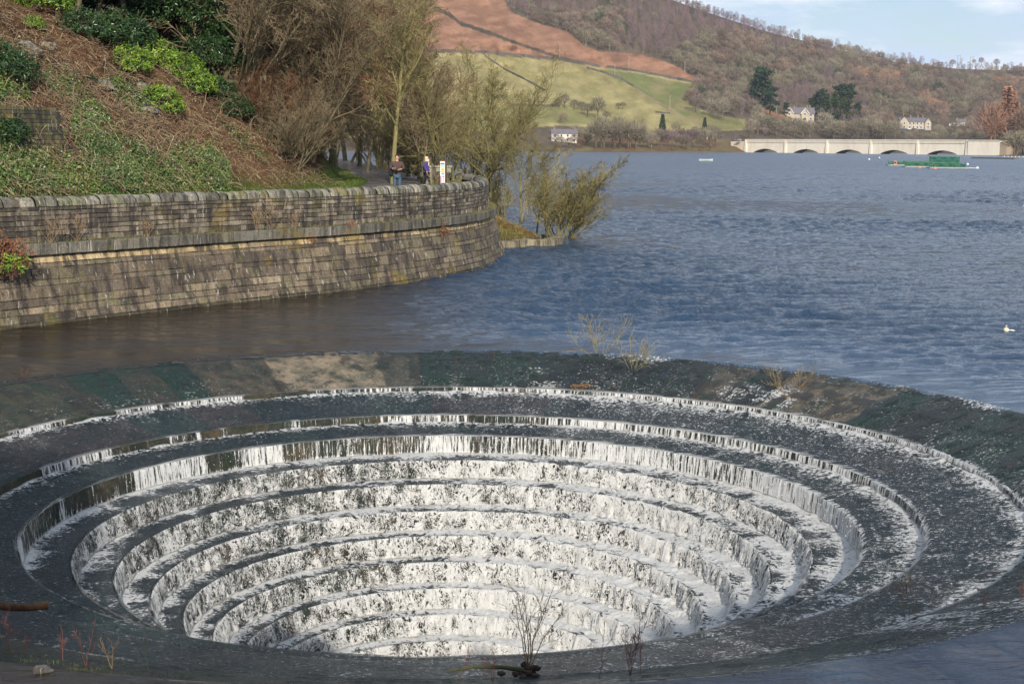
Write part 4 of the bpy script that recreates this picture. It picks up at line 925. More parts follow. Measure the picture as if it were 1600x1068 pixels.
# boulders
def rock(px, py, s, label, zoff=0):
    v = hit(px, py) if zoff == 0 else Vector(px); mb = MB(); sd = int(s[0]*100+py); th = 0
    mb.ball((0, 0, 0), s, 12, 8, (.22, .21, .175), .9, sd); o = mb.build('boulder', ROCK, None, False); o.location = v; return tag(o, label, 'boulder', 'boulders on the bank')
ROCK = stone_mat('boulder_stone', .9)
for px, py, s, lb in [(74, 75, (.35, .3, .25), 'grey boulder under the leaning trunks'), (158, 135, (.5, .35, .3), 'pale lichened boulder left of the cushion plant'), (223, 140, (.3, .25, .22), 'small pale boulder below the laurel row'), (232, 178, (.45, .3, .25), 'brown boulder by the lone round bush'), (40, 80, (.7, .4, .35), 'mossy rock outcrop at the upper left of the bank'), (262, 142, (.28, .22, .2), 'small mossy stone right of the small pale boulder')]: rock(px, py, s, lb)
# twisted fallen trunk
v = hit(355, 150); d = v.y-1.2; pth = [(312, 138), (313, 124), (322, 118), (340, 123), (352, 128), (366, 128), (382, 133), (396, 138), (410, 152)]
mb = MB(); mb.tube([tuple(P(a_, b_, d+.25*math.sin(i*1.3))) for i, (a_, b_) in enumerate(pth)], [.10, .12, .14, .13, .12, .12, .14, .16, .20], 9, (1, 1, 1)); 
for (i, e) in ((3, (332, 108)), (5, (358, 116)), (6, (372, 120))): mb.tube([tuple(P(*pth[i], d)), tuple(P(*e, d-.2))], [.05, .02], 5)
tag(mb.build('fallen_trunk', BARK, None, True), 'twisted grey fallen trunk lying across the bank below the hollow', 'fallen tree')
# plants rooted in the quay wall
_ws = np.arange(8, S_END-8, .1); _wp = wpos(_ws, np.full(len(_ws), .3), 0)
def wall_at(px, py):                     # s along the wall and height for a photo position on its face
    r = ray(px, py); i = int(np.argmin(np.abs(r.x*_wp[:, 1]/r.y-_wp[:, 0]))); return _ws[i], CH+r.z*_wp[i, 1]/r.y
def fern_mesh(seed, n=16, ln=.5, col=((.22, .085, .035), (.16, .06, .025), (.26, .13, .06))):
    r = np.random.default_rng(seed); c, nv = [], []; mbb = []
    for k in range(n):
        a = r.uniform(-1.4, 1.4); d = nrm(np.array((math.sin(a), -.8*math.cos(a)*.6, r.uniform(-.9, .7)))); q = np.zeros(3)
        for j in range(9):
            q = q+d*ln/9; d = nrm(d+np.array((0, 0, -.14)))
            for sgn in (-1, 1): c.append(q); nv.append(np.array((sgn*.5, -.6, .5))+r.normal(0, .3, 3))
    c = np.array(c); nv = np.array(nv); nv /= np.linalg.norm(nv, axis=1)[:, None]
    return leaves_mesh('fern', c, nv, .12, .035, np.array(col)[r.integers(0, len(col), len(c))], r)
for i, (px, py, s_, lb) in enumerate([(490, 366, .75, 'rust coloured dead fern on the quay wall, leftmost of the four'), (558, 352, .8, 'rust coloured dead fern on the quay wall, second from the left'), (608, 350, .55, 'smallest rust coloured fern on the quay wall, left of the drooping one'), (698, 352, 1.0, 'large drooping rust fern nearest the rounded end of the quay wall')]):
    s, z = wall_at(px, py); q = wpos(np.array([s]), np.array([float(batter(z))-.05]), z)[0]; o = obj('fern', fern_mesh(i), DRY); o.location = q; o.scale = (s_*.8, s_*.6, s_); o.rotation_euler = (0, 0, .7); tag(o, lb, 'fern', 'ferns on the quay wall')
s, z = wall_at(14, 385); q = wpos(np.array([s]), np.array([float(batter(z))-.2]), z)[0]
o = empty('wall_bush', q, 'rusty brown bush with green leaves growing from the left end of the wall', 'bush'); m1 = fern_mesh(30, 80, 1.0, ((.17, .07, .035), (.11, .05, .03), (.21, .10, .05))); a1 = obj('dead_foliage', m1, DRY, o); a1.location = (0, -.1, .1)
m2 = shrub_mesh(9, (.5, .4, .5), 50, .17, .05, PAL_BR); a2 = obj('leaves', m2, LEAF, o); a2.location = (.2, -.3, -.55)
LEDGE = []
for i, (px, py, s_, lb) in enumerate([(435, 340, .34, 'dry leafless weed on the quay wall ledge, the tallest'), (410, 345, .24, 'dry leafless weed on the ledge, left of the tallest'), (130, 368, .25, 'dry trailing stems on the ledge at the left part of the wall'), (470, 340, .2, 'thin dry weed on the ledge, right of the tallest'), (90, 372, .25, 'tangle of dry stems on the ledge near the rusty bush'), (240, 352, .18, 'short dry weed in the middle of the left ledge')]):
    s, z = wall_at(px, py); q = wpos(np.array([s]), np.array([.6]), 2.4)[0]; tree('shore' if i % 2 else 'multi', Vector(q), (s_*.8, s_*.5, s_*.55), i*1.1, lb, 'dry weeds on the wall ledge', (TWIG_R, TWIG_R), cat='weed', name='dry_weed') if False else LEDGE.append((Vector(q), s_, i, lb))

# ---- saplings and seedlings rooted in the spillway
WIL = NT('sapling_bark'); WIL = WIL.fin((.20, .14, .055), .7); RED = NT('seedling_bark'); RED = RED.fin((.12, .038, .026), .7); OLV2 = NT('dry_twig').fin((.22, .15, .09), .8); OLV = NT('olive_twig'); OLV = OLV.fin((.20, .17, .08), .8)
def sapling(loc, h, n, spread, seed, rad, mt, label, grp, name='sapling', dens=5, minr=.003):
    rs = np.random.default_rng(seed); out = []
    for k in range(n):
        a = rs.uniform(0, 6.28); sp_ = rs.uniform(.1, 1)*spread
        grow(rs, out, np.zeros(3), nrm(np.array((math.cos(a)*sp_, math.sin(a)*sp_*.6, 1))), h*rs.uniform(.75, 1.1), rad, 0, [(6, .09, .03, dens, 34, .45, .25, .35), (4, .14, .05, 4, 34, .5, .15, .45), (3, .18, .05, 0, 0, 0, 0, .5)])
    A_ = [q for q in out if q[0] == 0]; B_ = [q for q in out if q[0] > 0]
    o = empty(name, loc, label, 'sapling', grp); obj('stem', seg_mesh('stem', A_, 5, minr*1.3), mt, o); obj('twigs', seg_mesh('twigs', B_, 3, minr), mt, o)
    return o
gp = 'saplings growing in the spillway'
for q, s_, i, lb in LEDGE: sapling(q, s_*3.2, 6, 1.0, 40+i, .008, OLV2, lb, 'dry weeds on the wall ledge', 'dry_weed', 4, .005)
def onsp(px, py, z): v = G(px, py, z); return v
v = onsp(825, 1047, -.40); o = sapling(v, .98, 6, 1.15, 3, .007, WIL, 'large bare willow sapling on the near lip, in front of the white water', gp, minr=.0024, dens=4)
mb = MB(); rr = np.random.default_rng(1)
for k in range(14): mb.ball((rr.normal(0, .11), rr.normal(0, .05), rr.uniform(-.05, .04)), (.045, .035, .03), 7, 5, np.array((.035, .022, .018))*rr.uniform(.6, 1.4), .8, k)
mb.build('root_clump', DRY, o)
mb = MB(); mb.tube([(-.9, 0, -.02), (-.6, -.05, .06), (-.3, 0, .04), (0, 0, 0)], [.012, .02, .022, .03], 6, (.05, .055, .022)); mb.build('root', DRY, o)
for i, (px, py, z, h, n, sd, mt, lb) in enumerate([(935, 566, -.22, 1.0, 9, 4, OLV, 'bushy pale sapling on the far crest, left of its smaller neighbour'), (990, 590, -.45, .85, 6, 5, OLV, 'smaller pale sapling on the far crest beside the bushy one'), (1228, 622, -.4, .75, 5, 6, WIL, 'lone yellowish sapling on the far right crest'),
      (1434, 966, -.62, .75, 2, 7, WIL, 'forked yellow sapling at the right of the spillway'), (1420, 975, -.62, .6, 1, 17, RED, 'thin red seedling just left of the forked yellow sapling'), (1463, 972, -.62, .45, 1, 18, WIL, 'thin brown seedling just right of the forked yellow sapling'), (1540, 962, -.45, .35, 2, 8, RED, 'short red seedling on the right edge of the spillway, by the splash'), (1596, 938, -.3, .3, 2, 9, RED, 'red seedling at the far right edge of the near lip'),
      (985, 1058, -.25, .62, 4, 10, RED, 'dark red seedling clump right of the large willow sapling'), (936, 1062, -.25, .55, 1, 11, RED, 'single red seedling between the willow and the dark red clump'), (1000, 1058, -.2, .6, 1, 12, RED, 'tall single red stem behind the dark red clump'),
      (717, 1064, -.25, .35, 1, 13, RED, 'faint red seedling left of the large willow sapling'), (770, 1064, -.25, .30, 2, 27, RED, 'low red twigs at the left foot of the large willow sapling'),
      (232, 1045, -.15, .32, 1, 14, OLV, 'bent yellow-green stem low on the near lip'), (135, 1042, -.15, .50, 2, 15, RED, 'dark seedling on the near lip left of the bent stem'), (175, 1044, -.15, .35, 2, 19, WIL, 'pale twig on the near lip between the dark seedling and the bent stem'), (98, 1030, -.2, .3, 2, 20, RED, 'short seedling among the moss on the near left lip'),
      (14, 1016, -.2, .40, 3, 16, RED, 'red seedling clump under the log at the bottom left'), (40, 1020, -.2, .25, 2, 22, RED, 'tiny seedling right of the red clump under the log'), (37, 593, -.05, .25, 2, 24, RED, 'tiny twig sticking out on the far left crest')]):
    sapling(onsp(px, py, z), h*(1.15 if py < 640 else 1), n, 1.3 if py < 640 else (.9 if h > .7 else .5), sd, .0045 if py > 900 else .006, mt, lb, gp, minr=.0020 if py > 900 else .0040, dens=5 if h > .5 else 3)
for px, py, lb in [(908, 611, 'rust brown root tuft hanging under the bushy pale sapling'), (966, 613, 'wider rust brown root tuft under the smaller pale sapling')]:
    v = onsp(px, py, -.72); o = obj('root_tuft', fern_mesh(px, 30, .35, ((.13, .07, .03), (.18, .10, .045), (.09, .05, .02))), DRY); o.location = v+Vector((0, -.1, .12)); o.scale = (.8, .5, .7); tag(o, lb, 'root tuft', 'root tufts on the far crest')
a = onsp(-60, 946, -.45); b = onsp(76, 946, -.55); mb = MB(); mb.tube([tuple(a.lerp(b, q)+Vector((0, 0, .02*math.sin(q*7)))) for q in np.linspace(0, 1, 9)], [.055, .058, .055, .052, .055, .05, .052, .055, .056], 12, (.09, .055, .035))
LOGM = plain('log_bark', (.9, .8, .7), .85, 9, .5, .02, .2, True); tag(mb.build('log', LOGM, None, True), 'wet brown log lying on the lowest left part of the spillway rim', 'log')
v = onsp(65, 1049, .0); mb = MB(); mb.ball((0, 0, 0), (.12, .09, .07), 12, 8, (.12, .11, .10), .8, 3); o = mb.build('boulder', ROCK, None, True); o.location = v; tag(o, 'loose stone in the dark water at the bottom left corner', 'boulder')
rr = np.random.default_rng(31); tq = R(205)+rr.random(5000)*R(55); rq_ = 12.35-rr.gamma(1.5, .28, 5000); rq_ = np.clip(rq_, 10.4, 12.5); tt = (12.35-rq_)/(12.35-10.09); zz_ = ring_pt(0, np.clip(tt, 0, 1))[1]
keep = fbm(rq_*np.cos(tq)*1.4, rq_*np.sin(tq)*1.4, 0, 3, 3) > .50
blades('moss', np.stack([CX+rq_*np.cos(tq), CY+rq_*np.sin(tq), zz_+.01], -1)[keep], .035, [(.12, .16, .03), (.07, .09, .03), (.10, .07, .03)], 6, 'dark moss and weed on the near left lip of the spillway', .8, 'moss')
# ================================================================ SHADE TREES, unseen, added behind the viewer to shade the near lip and left side
def bigtree(x, y, h, w_, seed, label):
    o = empty('added_shade_tree', (x, y, 3.2), label, 'tree', 'unseen evergreens added for shade'); rs = np.random.default_rng(seed)
    mb = MB(); mb.tube([(0, 0, -.5), (.1, 0, h*.4), (0, .1, h*.9)], [.35, .25, .06], 8); mb.build('trunk', BARK, o, True)
    n = 2600; q = rs.random(n)**.7; zz = h*(.12+.88*q); r = w_*(1.05-q)*(.5+.5*rs.random(n))+.3; a = rs.uniform(0, 6.28, n)
    c = np.stack([r*np.cos(a), r*np.sin(a), zz], -1); nv = rs.normal(0, 1, (n, 3)); nv /= np.linalg.norm(nv, axis=1)[:, None]
    obj('crown', leaves_mesh('crown', c, nv, .9, .45, np.tile((.02, .045, .015), (n, 1))*rs.uniform(.7, 1.4, (n, 1)), rs), LEAF, o)
for i, (x, y, h, w_) in enumerate(SHADE): bigtree(x, y, h, w_, i, 'unseen evergreen added behind the viewpoint to shade the spillway')

# ================================================================ PEOPLE
SKIN = NT('skin').fin((.55, .32, .24), .6)
def cloth(name, c, ro=.85): return plain(name, c, ro, 14, .18, .01, .2)
def skin_body(name, nodes, edges, mat_, parent, sub=2):
    me = bpy.data.meshes.new(name); me.from_pydata([n_[0] for n_ in nodes], edges, []); o = bpy.data.objects.new(name, me); COL.objects.link(o)
    md = o.modifiers.new('s', 'SKIN'); lay = me.skin_vertices[0].data
    for i, n_ in enumerate(nodes): lay[i].radius = n_[1] if isinstance(n_[1], tuple) else (n_[1], n_[1])
    lay[0].use_root = True
    s2 = o.modifiers.new('u', 'SUBSURF'); s2.levels = sub; s2.render_levels = sub
    bpy.context.view_layer.update()
    ev = o.evaluated_get(bpy.context.evaluated_depsgraph_get()); m2 = bpy.data.meshes.new_from_object(ev); m2.name = name
    bpy.data.objects.remove(o); 
    for p_ in m2.polygons: p_.use_smooth = True
    return obj(name, m2, mat_, parent)
def hand(nodes, edges, root, dr, side, curl=.5):
    # palm + four unequal fingers + thumb grown from the wrist vertex
    dr = nrm(np.array(dr, float)); sd_ = nrm(np.cross(dr, (0, 0, 1.0)))*side; w0 = np.array(nodes[root][0]); n0 = len(nodes)
    nodes.append((tuple(w0+dr*.045), (.034, .018))); edges.append((root, n0))
    nodes.append((tuple(w0+dr*.085), (.036, .016))); edges.append((n0, n0+1))
    up_ = np.cross(sd_, dr)
    for k, (o_, L_) in enumerate(((-.030, .062), (-.010, .074), (.010, .069), (.030, .054))):
        b_ = w0+dr*.09+sd_*o_; i = len(nodes); nodes.append((tuple(b_), .0095)); edges.append((n0+1, i))
        m_ = b_+dr*L_*.55-up_*L_*.25*curl; nodes.append((tuple(m_), .0088)); edges.append((i, i+1))
        e_ = m_+dr*L_*.35*(1-curl)-up_*L_*.45*curl; nodes.append((tuple(e_), .0075)); edges.append((i+1, i+2))
    i = len(nodes); nodes.append((tuple(w0+dr*.05-sd_*.045), .011)); edges.append((n0, i)); nodes.append((tuple(w0+dr*.085-sd_*.058-up_*.02), .009)); edges.append((i, i+1))
def person(loc, rz, label, pose, jacket, trousers, hair_c, h=1.75, build=1.0, long_coat=False, hair_long=False, group=None):
    o = empty('person', loc, label, 'person', group, rz); s = h/1.75; o.scale = (s*build, s*build, s)
    # faces local -y. pelvis is the root
    nd = [((0, 0, .93), (.125, .085)), ((0, .01, 1.12), (.11, .08)), ((0, .01, 1.32), (.13, .085)), ((0, .01, 1.45), (.085, .06)), ((0, -.005, 1.52), .052), ((0, -.01, 1.60), (.070, .085)), ((0, -.012, 1.68), (.074, .092)), ((0, .0, 1.735), (.052, .065))]
    ed = [(0, 1), (1, 2), (2, 3), (3, 4), (4, 5), (5, 6), (6, 7)]
    for sg_ in (-1, 1):
        st = pose.get('stride', 0)*sg_; i = len(nd)
        nd += [((.095*sg_, 0, .86), .075), ((.10*sg_, -.02-st*.35, .50), .052), ((.10*sg_, .02-st*.75+.05*(st < 0), .09), .042), ((.11*sg_, -.13-st*.75, .035), (.042, .030))]
        ed += [(0, i), (i, i+1), (i+1, i+2), (i+2, i+3)]
    for sg_ in (-1, 1):
        i = len(nd); el, wr, hd = pose['arm'][0 if sg_ < 0 else 1]
        nd += [((.18*sg_, .01, 1.42), .045), ((el[0]*sg_, el[1], el[2]), .036), ((wr[0]*sg_, wr[1], wr[2]), .030)]
        ed += [(2, i), (i, i+1), (i+1, i+2)]; hand(nd, ed, i+2, (hd[0]*sg_, hd[1], hd[2]), sg_, pose.get('curl', .5))
    body = skin_body('body', nd, ed, SKIN, o, 1)
    # face: nose, eyes, mouth, ears kept as small details of the head
    mb = MB(); mb.ball((0, -.108, 1.635), (.014, .022, .024), 8, 6, (.55, .30, .22)); mb.build('nose', SKIN, o, True)
    for sg_ in (-1, 1):
        mb = MB(); mb.ball((.03*sg_, -.095, 1.66), (.012, .008, .008), 8, 6, (1, 1, 1)); mb.build('eye', EYE, o, True)
        mb = MB(); mb.ball((.078*sg_, -.005, 1.64), (.012, .02, .032), 8, 6, (1, 1, 1)); mb.build('ear', SKIN, o, True)
    mb = MB(); mb.ball((0, -.096, 1.592), (.026, .008, .007), 8, 6, (1, 1, 1)); mb.build('mouth', LIP, o, True)
    # hair
    mb = MB(); mb.ball((0, .022, 1.685), (.090, .104, .088), 14, 10, (1, 1, 1), .12, 3)
    if hair_long: mb.ball((0, .05, 1.60), (.088, .062, .125), 12, 8, (1, 1, 1), .2, 4); mb.ball((.07, .0, 1.58), (.03, .05, .11), 10, 8); mb.ball((-.07, .0, 1.58), (.03, .05, .11), 10, 8)
    mb.build('hair', hair_c, o, True)
    # jacket over torso and arms
    zb = .68 if long_coat else .84; fl = (.215, .155) if long_coat else (.19, .14)
    jn = [((0, .01, 1.12), (.175, .125)), ((0, .005, .95), (.185, .135)), ((0, .005, zb), fl), ((0, .01, 1.32), (.195, .13)), ((0, .015, 1.45), (.125, .085)), ((0, .02, 1.525), (.068, .062))]
    je = [(0, 1), (1, 2), (0, 3), (3, 4), (4, 5)]
    for sg_ in (-1, 1):
        i = len(jn); el, wr, hd = pose['arm'][0 if sg_ < 0 else 1]; w2 = tuple(np.array(wr)*.97+np.array(el)*.03)
        jn += [((.195*sg_, .01, 1.42), .080), ((el[0]*sg_, el[1], el[2]), .064), ((w2[0]*sg_, w2[1], w2[2]), .045)]; je += [(3, i), (i, i+1), (i+1, i+2)]
    skin_body('jacket', jn, je, jacket, o, 1)
    tn = [((0, 0, .90), (.155, .115))]; te = []
    for sg_ in (-1, 1):
        st = pose.get('stride', 0)*sg_; i = len(tn)
        tn += [((.095*sg_, 0, .84), .108), ((.10*sg_, -.02-st*.35, .50), .076), ((.10*sg_, .02-st*.75+.05*(st < 0), .12), .058)]; te += [(0, i), (i, i+1), (i+1, i+2)]
    skin_body('trousers', tn, te, trousers, o, 1)
    for sg_ in (-1, 1):
        st = pose.get('stride', 0)*sg_; mb = MB(); mb.ball((.11*sg_, -.06-st*.75, .045), (.05, .14, .05), 10, 6); mb.build('shoe', BOOT, o, True)
    return o
EYE = NT('eye').fin((.03, .02, .02), .2); LIP = NT('lip').fin((.42, .16, .13), .5); BOOT = NT('boot').fin((.03, .025, .02), .6)
pm = P(620.5, 290, 67.5)
zg = float(landq(pm.x, 67.5)); MANZ = max(zg, 3.0)
man = person(Vector((pm.x, 67.5, MANZ+.02)), R(4), 'person in dark brown jacket and blue jeans standing on the path holding a camera', {'arm': [((.27, -.03, 1.18), (.17, -.24, 1.17), (-.75, -.4, .0)), ((.27, -.03, 1.18), (.17, -.24, 1.14), (-.75, -.4, .0))], 'curl': .7},
             cloth('brown_jacket', (.075, .050, .045)), cloth('blue_jeans', (.06, .10, .15)), cloth('brown_hair', (.06, .035, .025)), 1.82, 1.08)
mb = MB(); mb.box((0, 0, 0), (.14, .07, .09)); mb.box((0, 0, .055), (.06, .06, .03)); BLK = NT('camera_black').fin((.015, .015, .017), .4)
cm = mb.build('camera', BLK, None); cm.location = man.location+Vector((.0, -.33, 1.16)); mb = MB(); mb.tube([(0, -.03, 0), (0, -.13, -.01)], [.038, .042], 12); lb_ = mb.build('lens', BLK, cm, True); tag(cm, 'black camera held in both hands by the person in brown', 'camera')
mb = MB(); mb.ball((0, 0, 0), (.10, .17, .19), 12, 8, (1, 1, 1), .3, 2); bgm = mb.build('shoulder_bag', cloth('black_bag', (.02, .02, .022)), None, True); bgm.location = man.location+Vector((-.28, .05, 1.02)); tag(bgm, 'black bag hanging at the hip of the person in brown', 'bag')
mb = MB(); mb.tube([(0, 0, .15), (.12, .04, .35), (.24, .02, .47)], .012, 5); mb.build('strap', BLK, bgm)
pw = P(667, 290, 76.5); zg = max(float(landq(pw.x, 76.5)), 3.0)
wom = person(Vector((pw.x, 76.5, zg+.02)), R(78), 'person in purple-blue coat with pale scarf and fair hair walking to the right', {'stride': .22, 'arm': [((.23, .05, 1.16), (.22, -.06, .95), (0, -.2, -1)), ((.23, .02, 1.16), (.21, -.10, .95), (0, -.2, -1))], 'curl': .4},
             cloth('purple_coat', (.065, .055, .20)), cloth('black_leggings', (.015, .017, .025)), cloth('fair_hair', (.62, .45, .30)), 1.68, 1.0, True, True)
mb = MB()
for k in range(5): mb.ball((.03*math.cos(k*1.3), -.02+.05*math.sin(k*1.3), 1.49+.018*k), (.085, .085, .035), 12, 6, (1, 1, 1), .3, k)
mb.ball((.02, -.10, 1.36), (.05, .03, .14), 10, 8, (1, 1, 1), .3, 9); sc_ = mb.build('scarf', cloth('pale_scarf', (.70, .58, .48)), wom, True)
# signboard
ps_ = P(692, 300, 75); zg = 2.95
sg = empty('signboard', Vector((ps_.x, 75, zg)), 'tall narrow brown-framed signboard with stacked coloured panels beside the path', 'sign'); sg.rotation_euler = (0, 0, R(-14))
BRN = NT('sign_frame').fin((.13, .06, .03), .6)
def sign_mat(name, c): return NT(name).fin(c, .4)
mb = MB(); mb.box((0, .08, .75), (.30, .22, 1.70)); mb.build('post', BRN, sg)
mb = MB(); mb.box((-.01, -.037, .95), (.245, .012, 1.16)); mb.build('panel', sign_mat('sign_white', (.80, .80, .78)), sg)
z = 1.46
for i, (hh, c, w_, x0) in enumerate([(.07, (.03, .12, .45), .20, 0), (.03, (.05, .35, .55), .20, 0), (.035, (.05, .40, .15), .20, 0), (.03, (.35, .62, .10), .20, 0), (.13, (.95, .50, .03), .16, .01), (.045, (.80, .30, .25), .2, 0), (.06, (.05, .25, .50), .14, .02), (.03, (.10, .50, .35), .16, 0), (.05, (.06, .35, .55), .10, .04)]):
    mb = MB(); mb.box((x0-.01, -.046, z-hh/2), (w_, .006, hh)); mb.build('coloured_band', sign_mat('sign_band', c), sg); z -= hh+.028
mb = MB(); mb.box((-.09, -.046, .61), (.05, .006, .38)); mb.build('purple_strip', sign_mat('sign_purple', (.30, .03, .22)), sg)
mb = MB()
for k in range(9): mb.box((.03, -.0465, .76-k*.036), (.12-.03*(k % 3), .006, .014))
mb.build('text_lines', sign_mat('sign_text', (.12, .15, .25)), sg)
# wooden post by the wall end
pp_ = P(708, 280, 80); mb = MB(); mb.box((pp_.x, 80, 3.35), (.13, .13, 1.15), .2, (.12, .12, .07)); tag(mb.build('wooden_post', plain('post_wood', (.8, .8, .7), .9, 8, .3, .01, .1, True)), 'short dark green wooden post beside the end of the quay wall', 'post')
# low brown plants around the sign
for i, (px, d, h, lb) in enumerate([(681, 75.5, .8, 'dry brown weeds left of the signboard'), (700, 76, .7, 'dry brown weeds right of the signboard'), (716, 79, .6, 'dry weeds beside the wooden post')]):
    p = P(px, 285, d); sapling(Vector((p.x, d, 2.95)), h, 12, .8, 60+i, .012, OLV, lb, 'weeds around the signboard', 'dry_weed', 6, .007)

# ================================================================ LAKE THINGS
GRN = plain('green_net', (.012, .085, .062), .7, 4, .4, .02, .3); GRY = plain('deck_grey', (.30, .31, .28), .8, 3, .3); FRM = plain('cage_frame', (.06, .16, .09), .6, 3, .3); WHT = NT('white_paint').fin((.80, .79, .75), .5); ORG = NT('life_ring').fin((.75, .22, .10), .5)
def cage(cx, cy, L_, W_, H_, rz, label, ring=False):
    o = empty('fish_cage', (cx, cy, WL), label, 'fish cage', 'floating fish cages', rz)
    mb = MB(); 
    for sx, sy, lx, ly in ((0, -W_/2, L_, .7), (0, W_/2, L_, .7), (-L_/2, 0, .7, W_), (L_/2, 0, .7, W_)): mb.box((sx, sy, .15), (lx, ly, .35))
    mb.build('walkway', GRY, o)
    mb = MB(); n = int(L_/1.6)
    for sy in (-W_/2+.3, W_/2-.3):
        for i in range(n+1): mb.box((-L_/2+.35+i*(L_-.7)/n, sy, .3+H_/2), (.07, .07, H_))
        mb.box((0, sy, .3+H_), (L_-.6, .08, .08)); mb.box((0, sy, .3+H_*.5), (L_-.6, .06, .06))
    for sx in (-L_/2+.3, L_/2-.3): mb.box((sx, 0, .3+H_), (.08, W_-.6, .08))
    mb.build('frame', FRM, o)
    xs_ = np.linspace(-L_/2+.4, L_/2-.4, 40); zs_ = np.linspace(.25, H_+.25, 6)
    for sy in (-W_/2+.36, W_/2-.36):
        mb = MB(); X_, Z_ = np.meshgrid(xs_, zs_); Zs = Z_-.16*np.abs(np.sin((X_+L_/2-.4)*math.pi*n/(L_-.7)))*(Z_/H_)**2; Y_ = sy+.12*np.sin(X_*2.3)*np.sin(Z_*3)
        mb.add(np.stack([X_, Y_, Zs], -1).reshape(-1, 3), gridq(6, 40)); mb.build('net', GRN, o, True)
    if ring:
        mb = MB(); a = np.linspace(0, 2*math.pi, 17); mb.tube([(-L_/2+1.6+.42*math.cos(q), -W_/2-.02, H_*.55+.3+.42*math.sin(q)) for q in a], .13, 8); mb.build('lifebuoy', ORG, o, True)
    return o
def lk(px, py): return G(px, py, WL)
q = lk(1415, 259); cage(q.x, q.y+4, 8, 6, .95, R(-6), 'dark green floating cage at the left end, with an orange lifebuoy', True)
q = lk(1445, 261.5); cage(q.x, q.y+2, 9.5, 6, 1.0, R(-6), 'bright green floating cage between the lifebuoy cage and the raised one')
q = lk(1478, 263); cage(q.x+.3, q.y, 9, 6, 1.1, R(-6), 'low dark green floating cage at the front right')
q = lk(1478, 257.5); cage(q.x, q.y+2, 9, 6, 2.3, R(-6), 'tallest bright green floating cage, raised behind the front right one')
q = lk(1436, 256.5); cage(q.x, q.y+4, 8, 5, .7, R(-6), 'lowest olive floating cage at the back')
for i, (px, py, lb) in enumerate([(1437, 262.5, 'pinkish mooring float below the middle cage'), (1461, 264, 'pinkish mooring float in front of the right cages'), (1512, 257.5, 'white float right of the tallest cage'), (1358, 249.5, 'white float on open water left of the cages'), (1374, 247, 'smaller white float left of the cages'), (1527, 263.5, 'float at the end of the boom right of the cages')]):
    q = lk(px, py); mb = MB(); mb.ball((0, 0, .1), (.38, .38, .36), 12, 8); mb.tube([(0, 0, .4), (0, 0, .62)], .05, 6); o = mb.build('mooring_float', ORG if i < 2 else WHT, None, True); o.location = (q.x, q.y, WL); tag(o, lb, 'float', 'mooring floats')
a = lk(1492, 262.5); b = lk(1527, 263.5); mb = MB(); mb.tube([(a.x, a.y, WL+.05), ((a.x+b.x)/2, a.y, WL+.12), (b.x, b.y, WL+.05)], .12, 6); tag(mb.build('floating_boom', WHT, None, True), 'thin white floating boom trailing right from the cages', 'boom')
a = lk(1521, 247.6); b = lk(1589, 248.8); dv = b-a; an = math.atan2(dv.y, dv.x); mb = MB(); nseg = 12
for i in range(nseg): c_ = a.lerp(b, (i+.5)/nseg); mb.box((c_.x, c_.y, WL+.25), (dv.length/nseg*.94, 3, .7), an, (.13, .12, .09))
tag(mb.build('pontoon', plain('pontoon_wood', (1, 1, 1), .9, 2, .3, .02, .1, True)), 'long low brown jetty of floating pontoons near the right shore', 'pontoon')
a = lk(1566, 245.3); b = lk(1625, 246.6); dv = b-a; an = math.atan2(dv.y, dv.x); mb = MB()
for i in range(10): c_ = a.lerp(b, (i+.5)/10); mb.box((c_.x, c_.y, WL+.3), (dv.length/10*.8, 1.6, .7), an, (.75, .75, .72))
tag(mb.build('pontoon', plain('pontoon_white', (1, 1, 1), .8, 2, .2, .02, .1, True)), 'row of white floats beyond the brown jetty at the right shore', 'pontoon')
# rowing boat
q = lk(1103, 252.2); o = empty('rowing_boat', (q.x, q.y, WL), 'small white rowing boat with a greenish hull on open water', 'boat'); o.rotation_euler = (0, 0, R(6))
xs_ = np.linspace(-1, 1, 17); ts = np.linspace(-1, 1, 9); X_, T_ = np.meshgrid(xs_, ts, indexing='ij'); wd_ = .95*(1-np.abs(X_)**2.6*.92); V = np.stack([X_*2.4, T_*wd_, .75*np.abs(T_)**2.2-.15+.22*X_**4], -1).reshape(-1, 3)
obj('hull', mesh('hull', V, gridq(17, 9), True), NT('boat_hull').fin((.45, .58, .52), .4), o)
mb = MB(); 
for sgn in (-1, 1): mb.tube([(x*2.4, sgn*.97*.95*(1-abs(x)**2.6*.92), .62+.22*x**4) for x in np.linspace(-1, 1, 15)], .07, 6)
mb.build('gunwale', WHT, o, True)
for x in (-1.1, .1, 1.2): mb = MB(); mb.box((x, 0, .42), (.3, 1.5, .05)); mb.build('thwart', WHT, o)
# white buoy near right edge
q = lk(1572, 516.5); o = empty('buoy', (q.x, q.y, WL), 'dirty white round buoy with a pale float tail near the right edge', 'buoy')
mb = MB(); mb.ball((0, 0, .02), (.085, .085, .075), 16, 10, (1, 1, 1)); mb.tube([(0, 0, .11), (0, 0, .15)], [.03, .02], 8); mb.build('ball', plain('dirty_white', (.62, .58, .46), .6, 12, .3), o, True)
mb = MB(); mb.tube([(.09, 0, .02), (.17, -.02, .02), (.26, .02, .0)], [.016, .02, .014], 8); mb.build('tail_float', WHT, o, True)

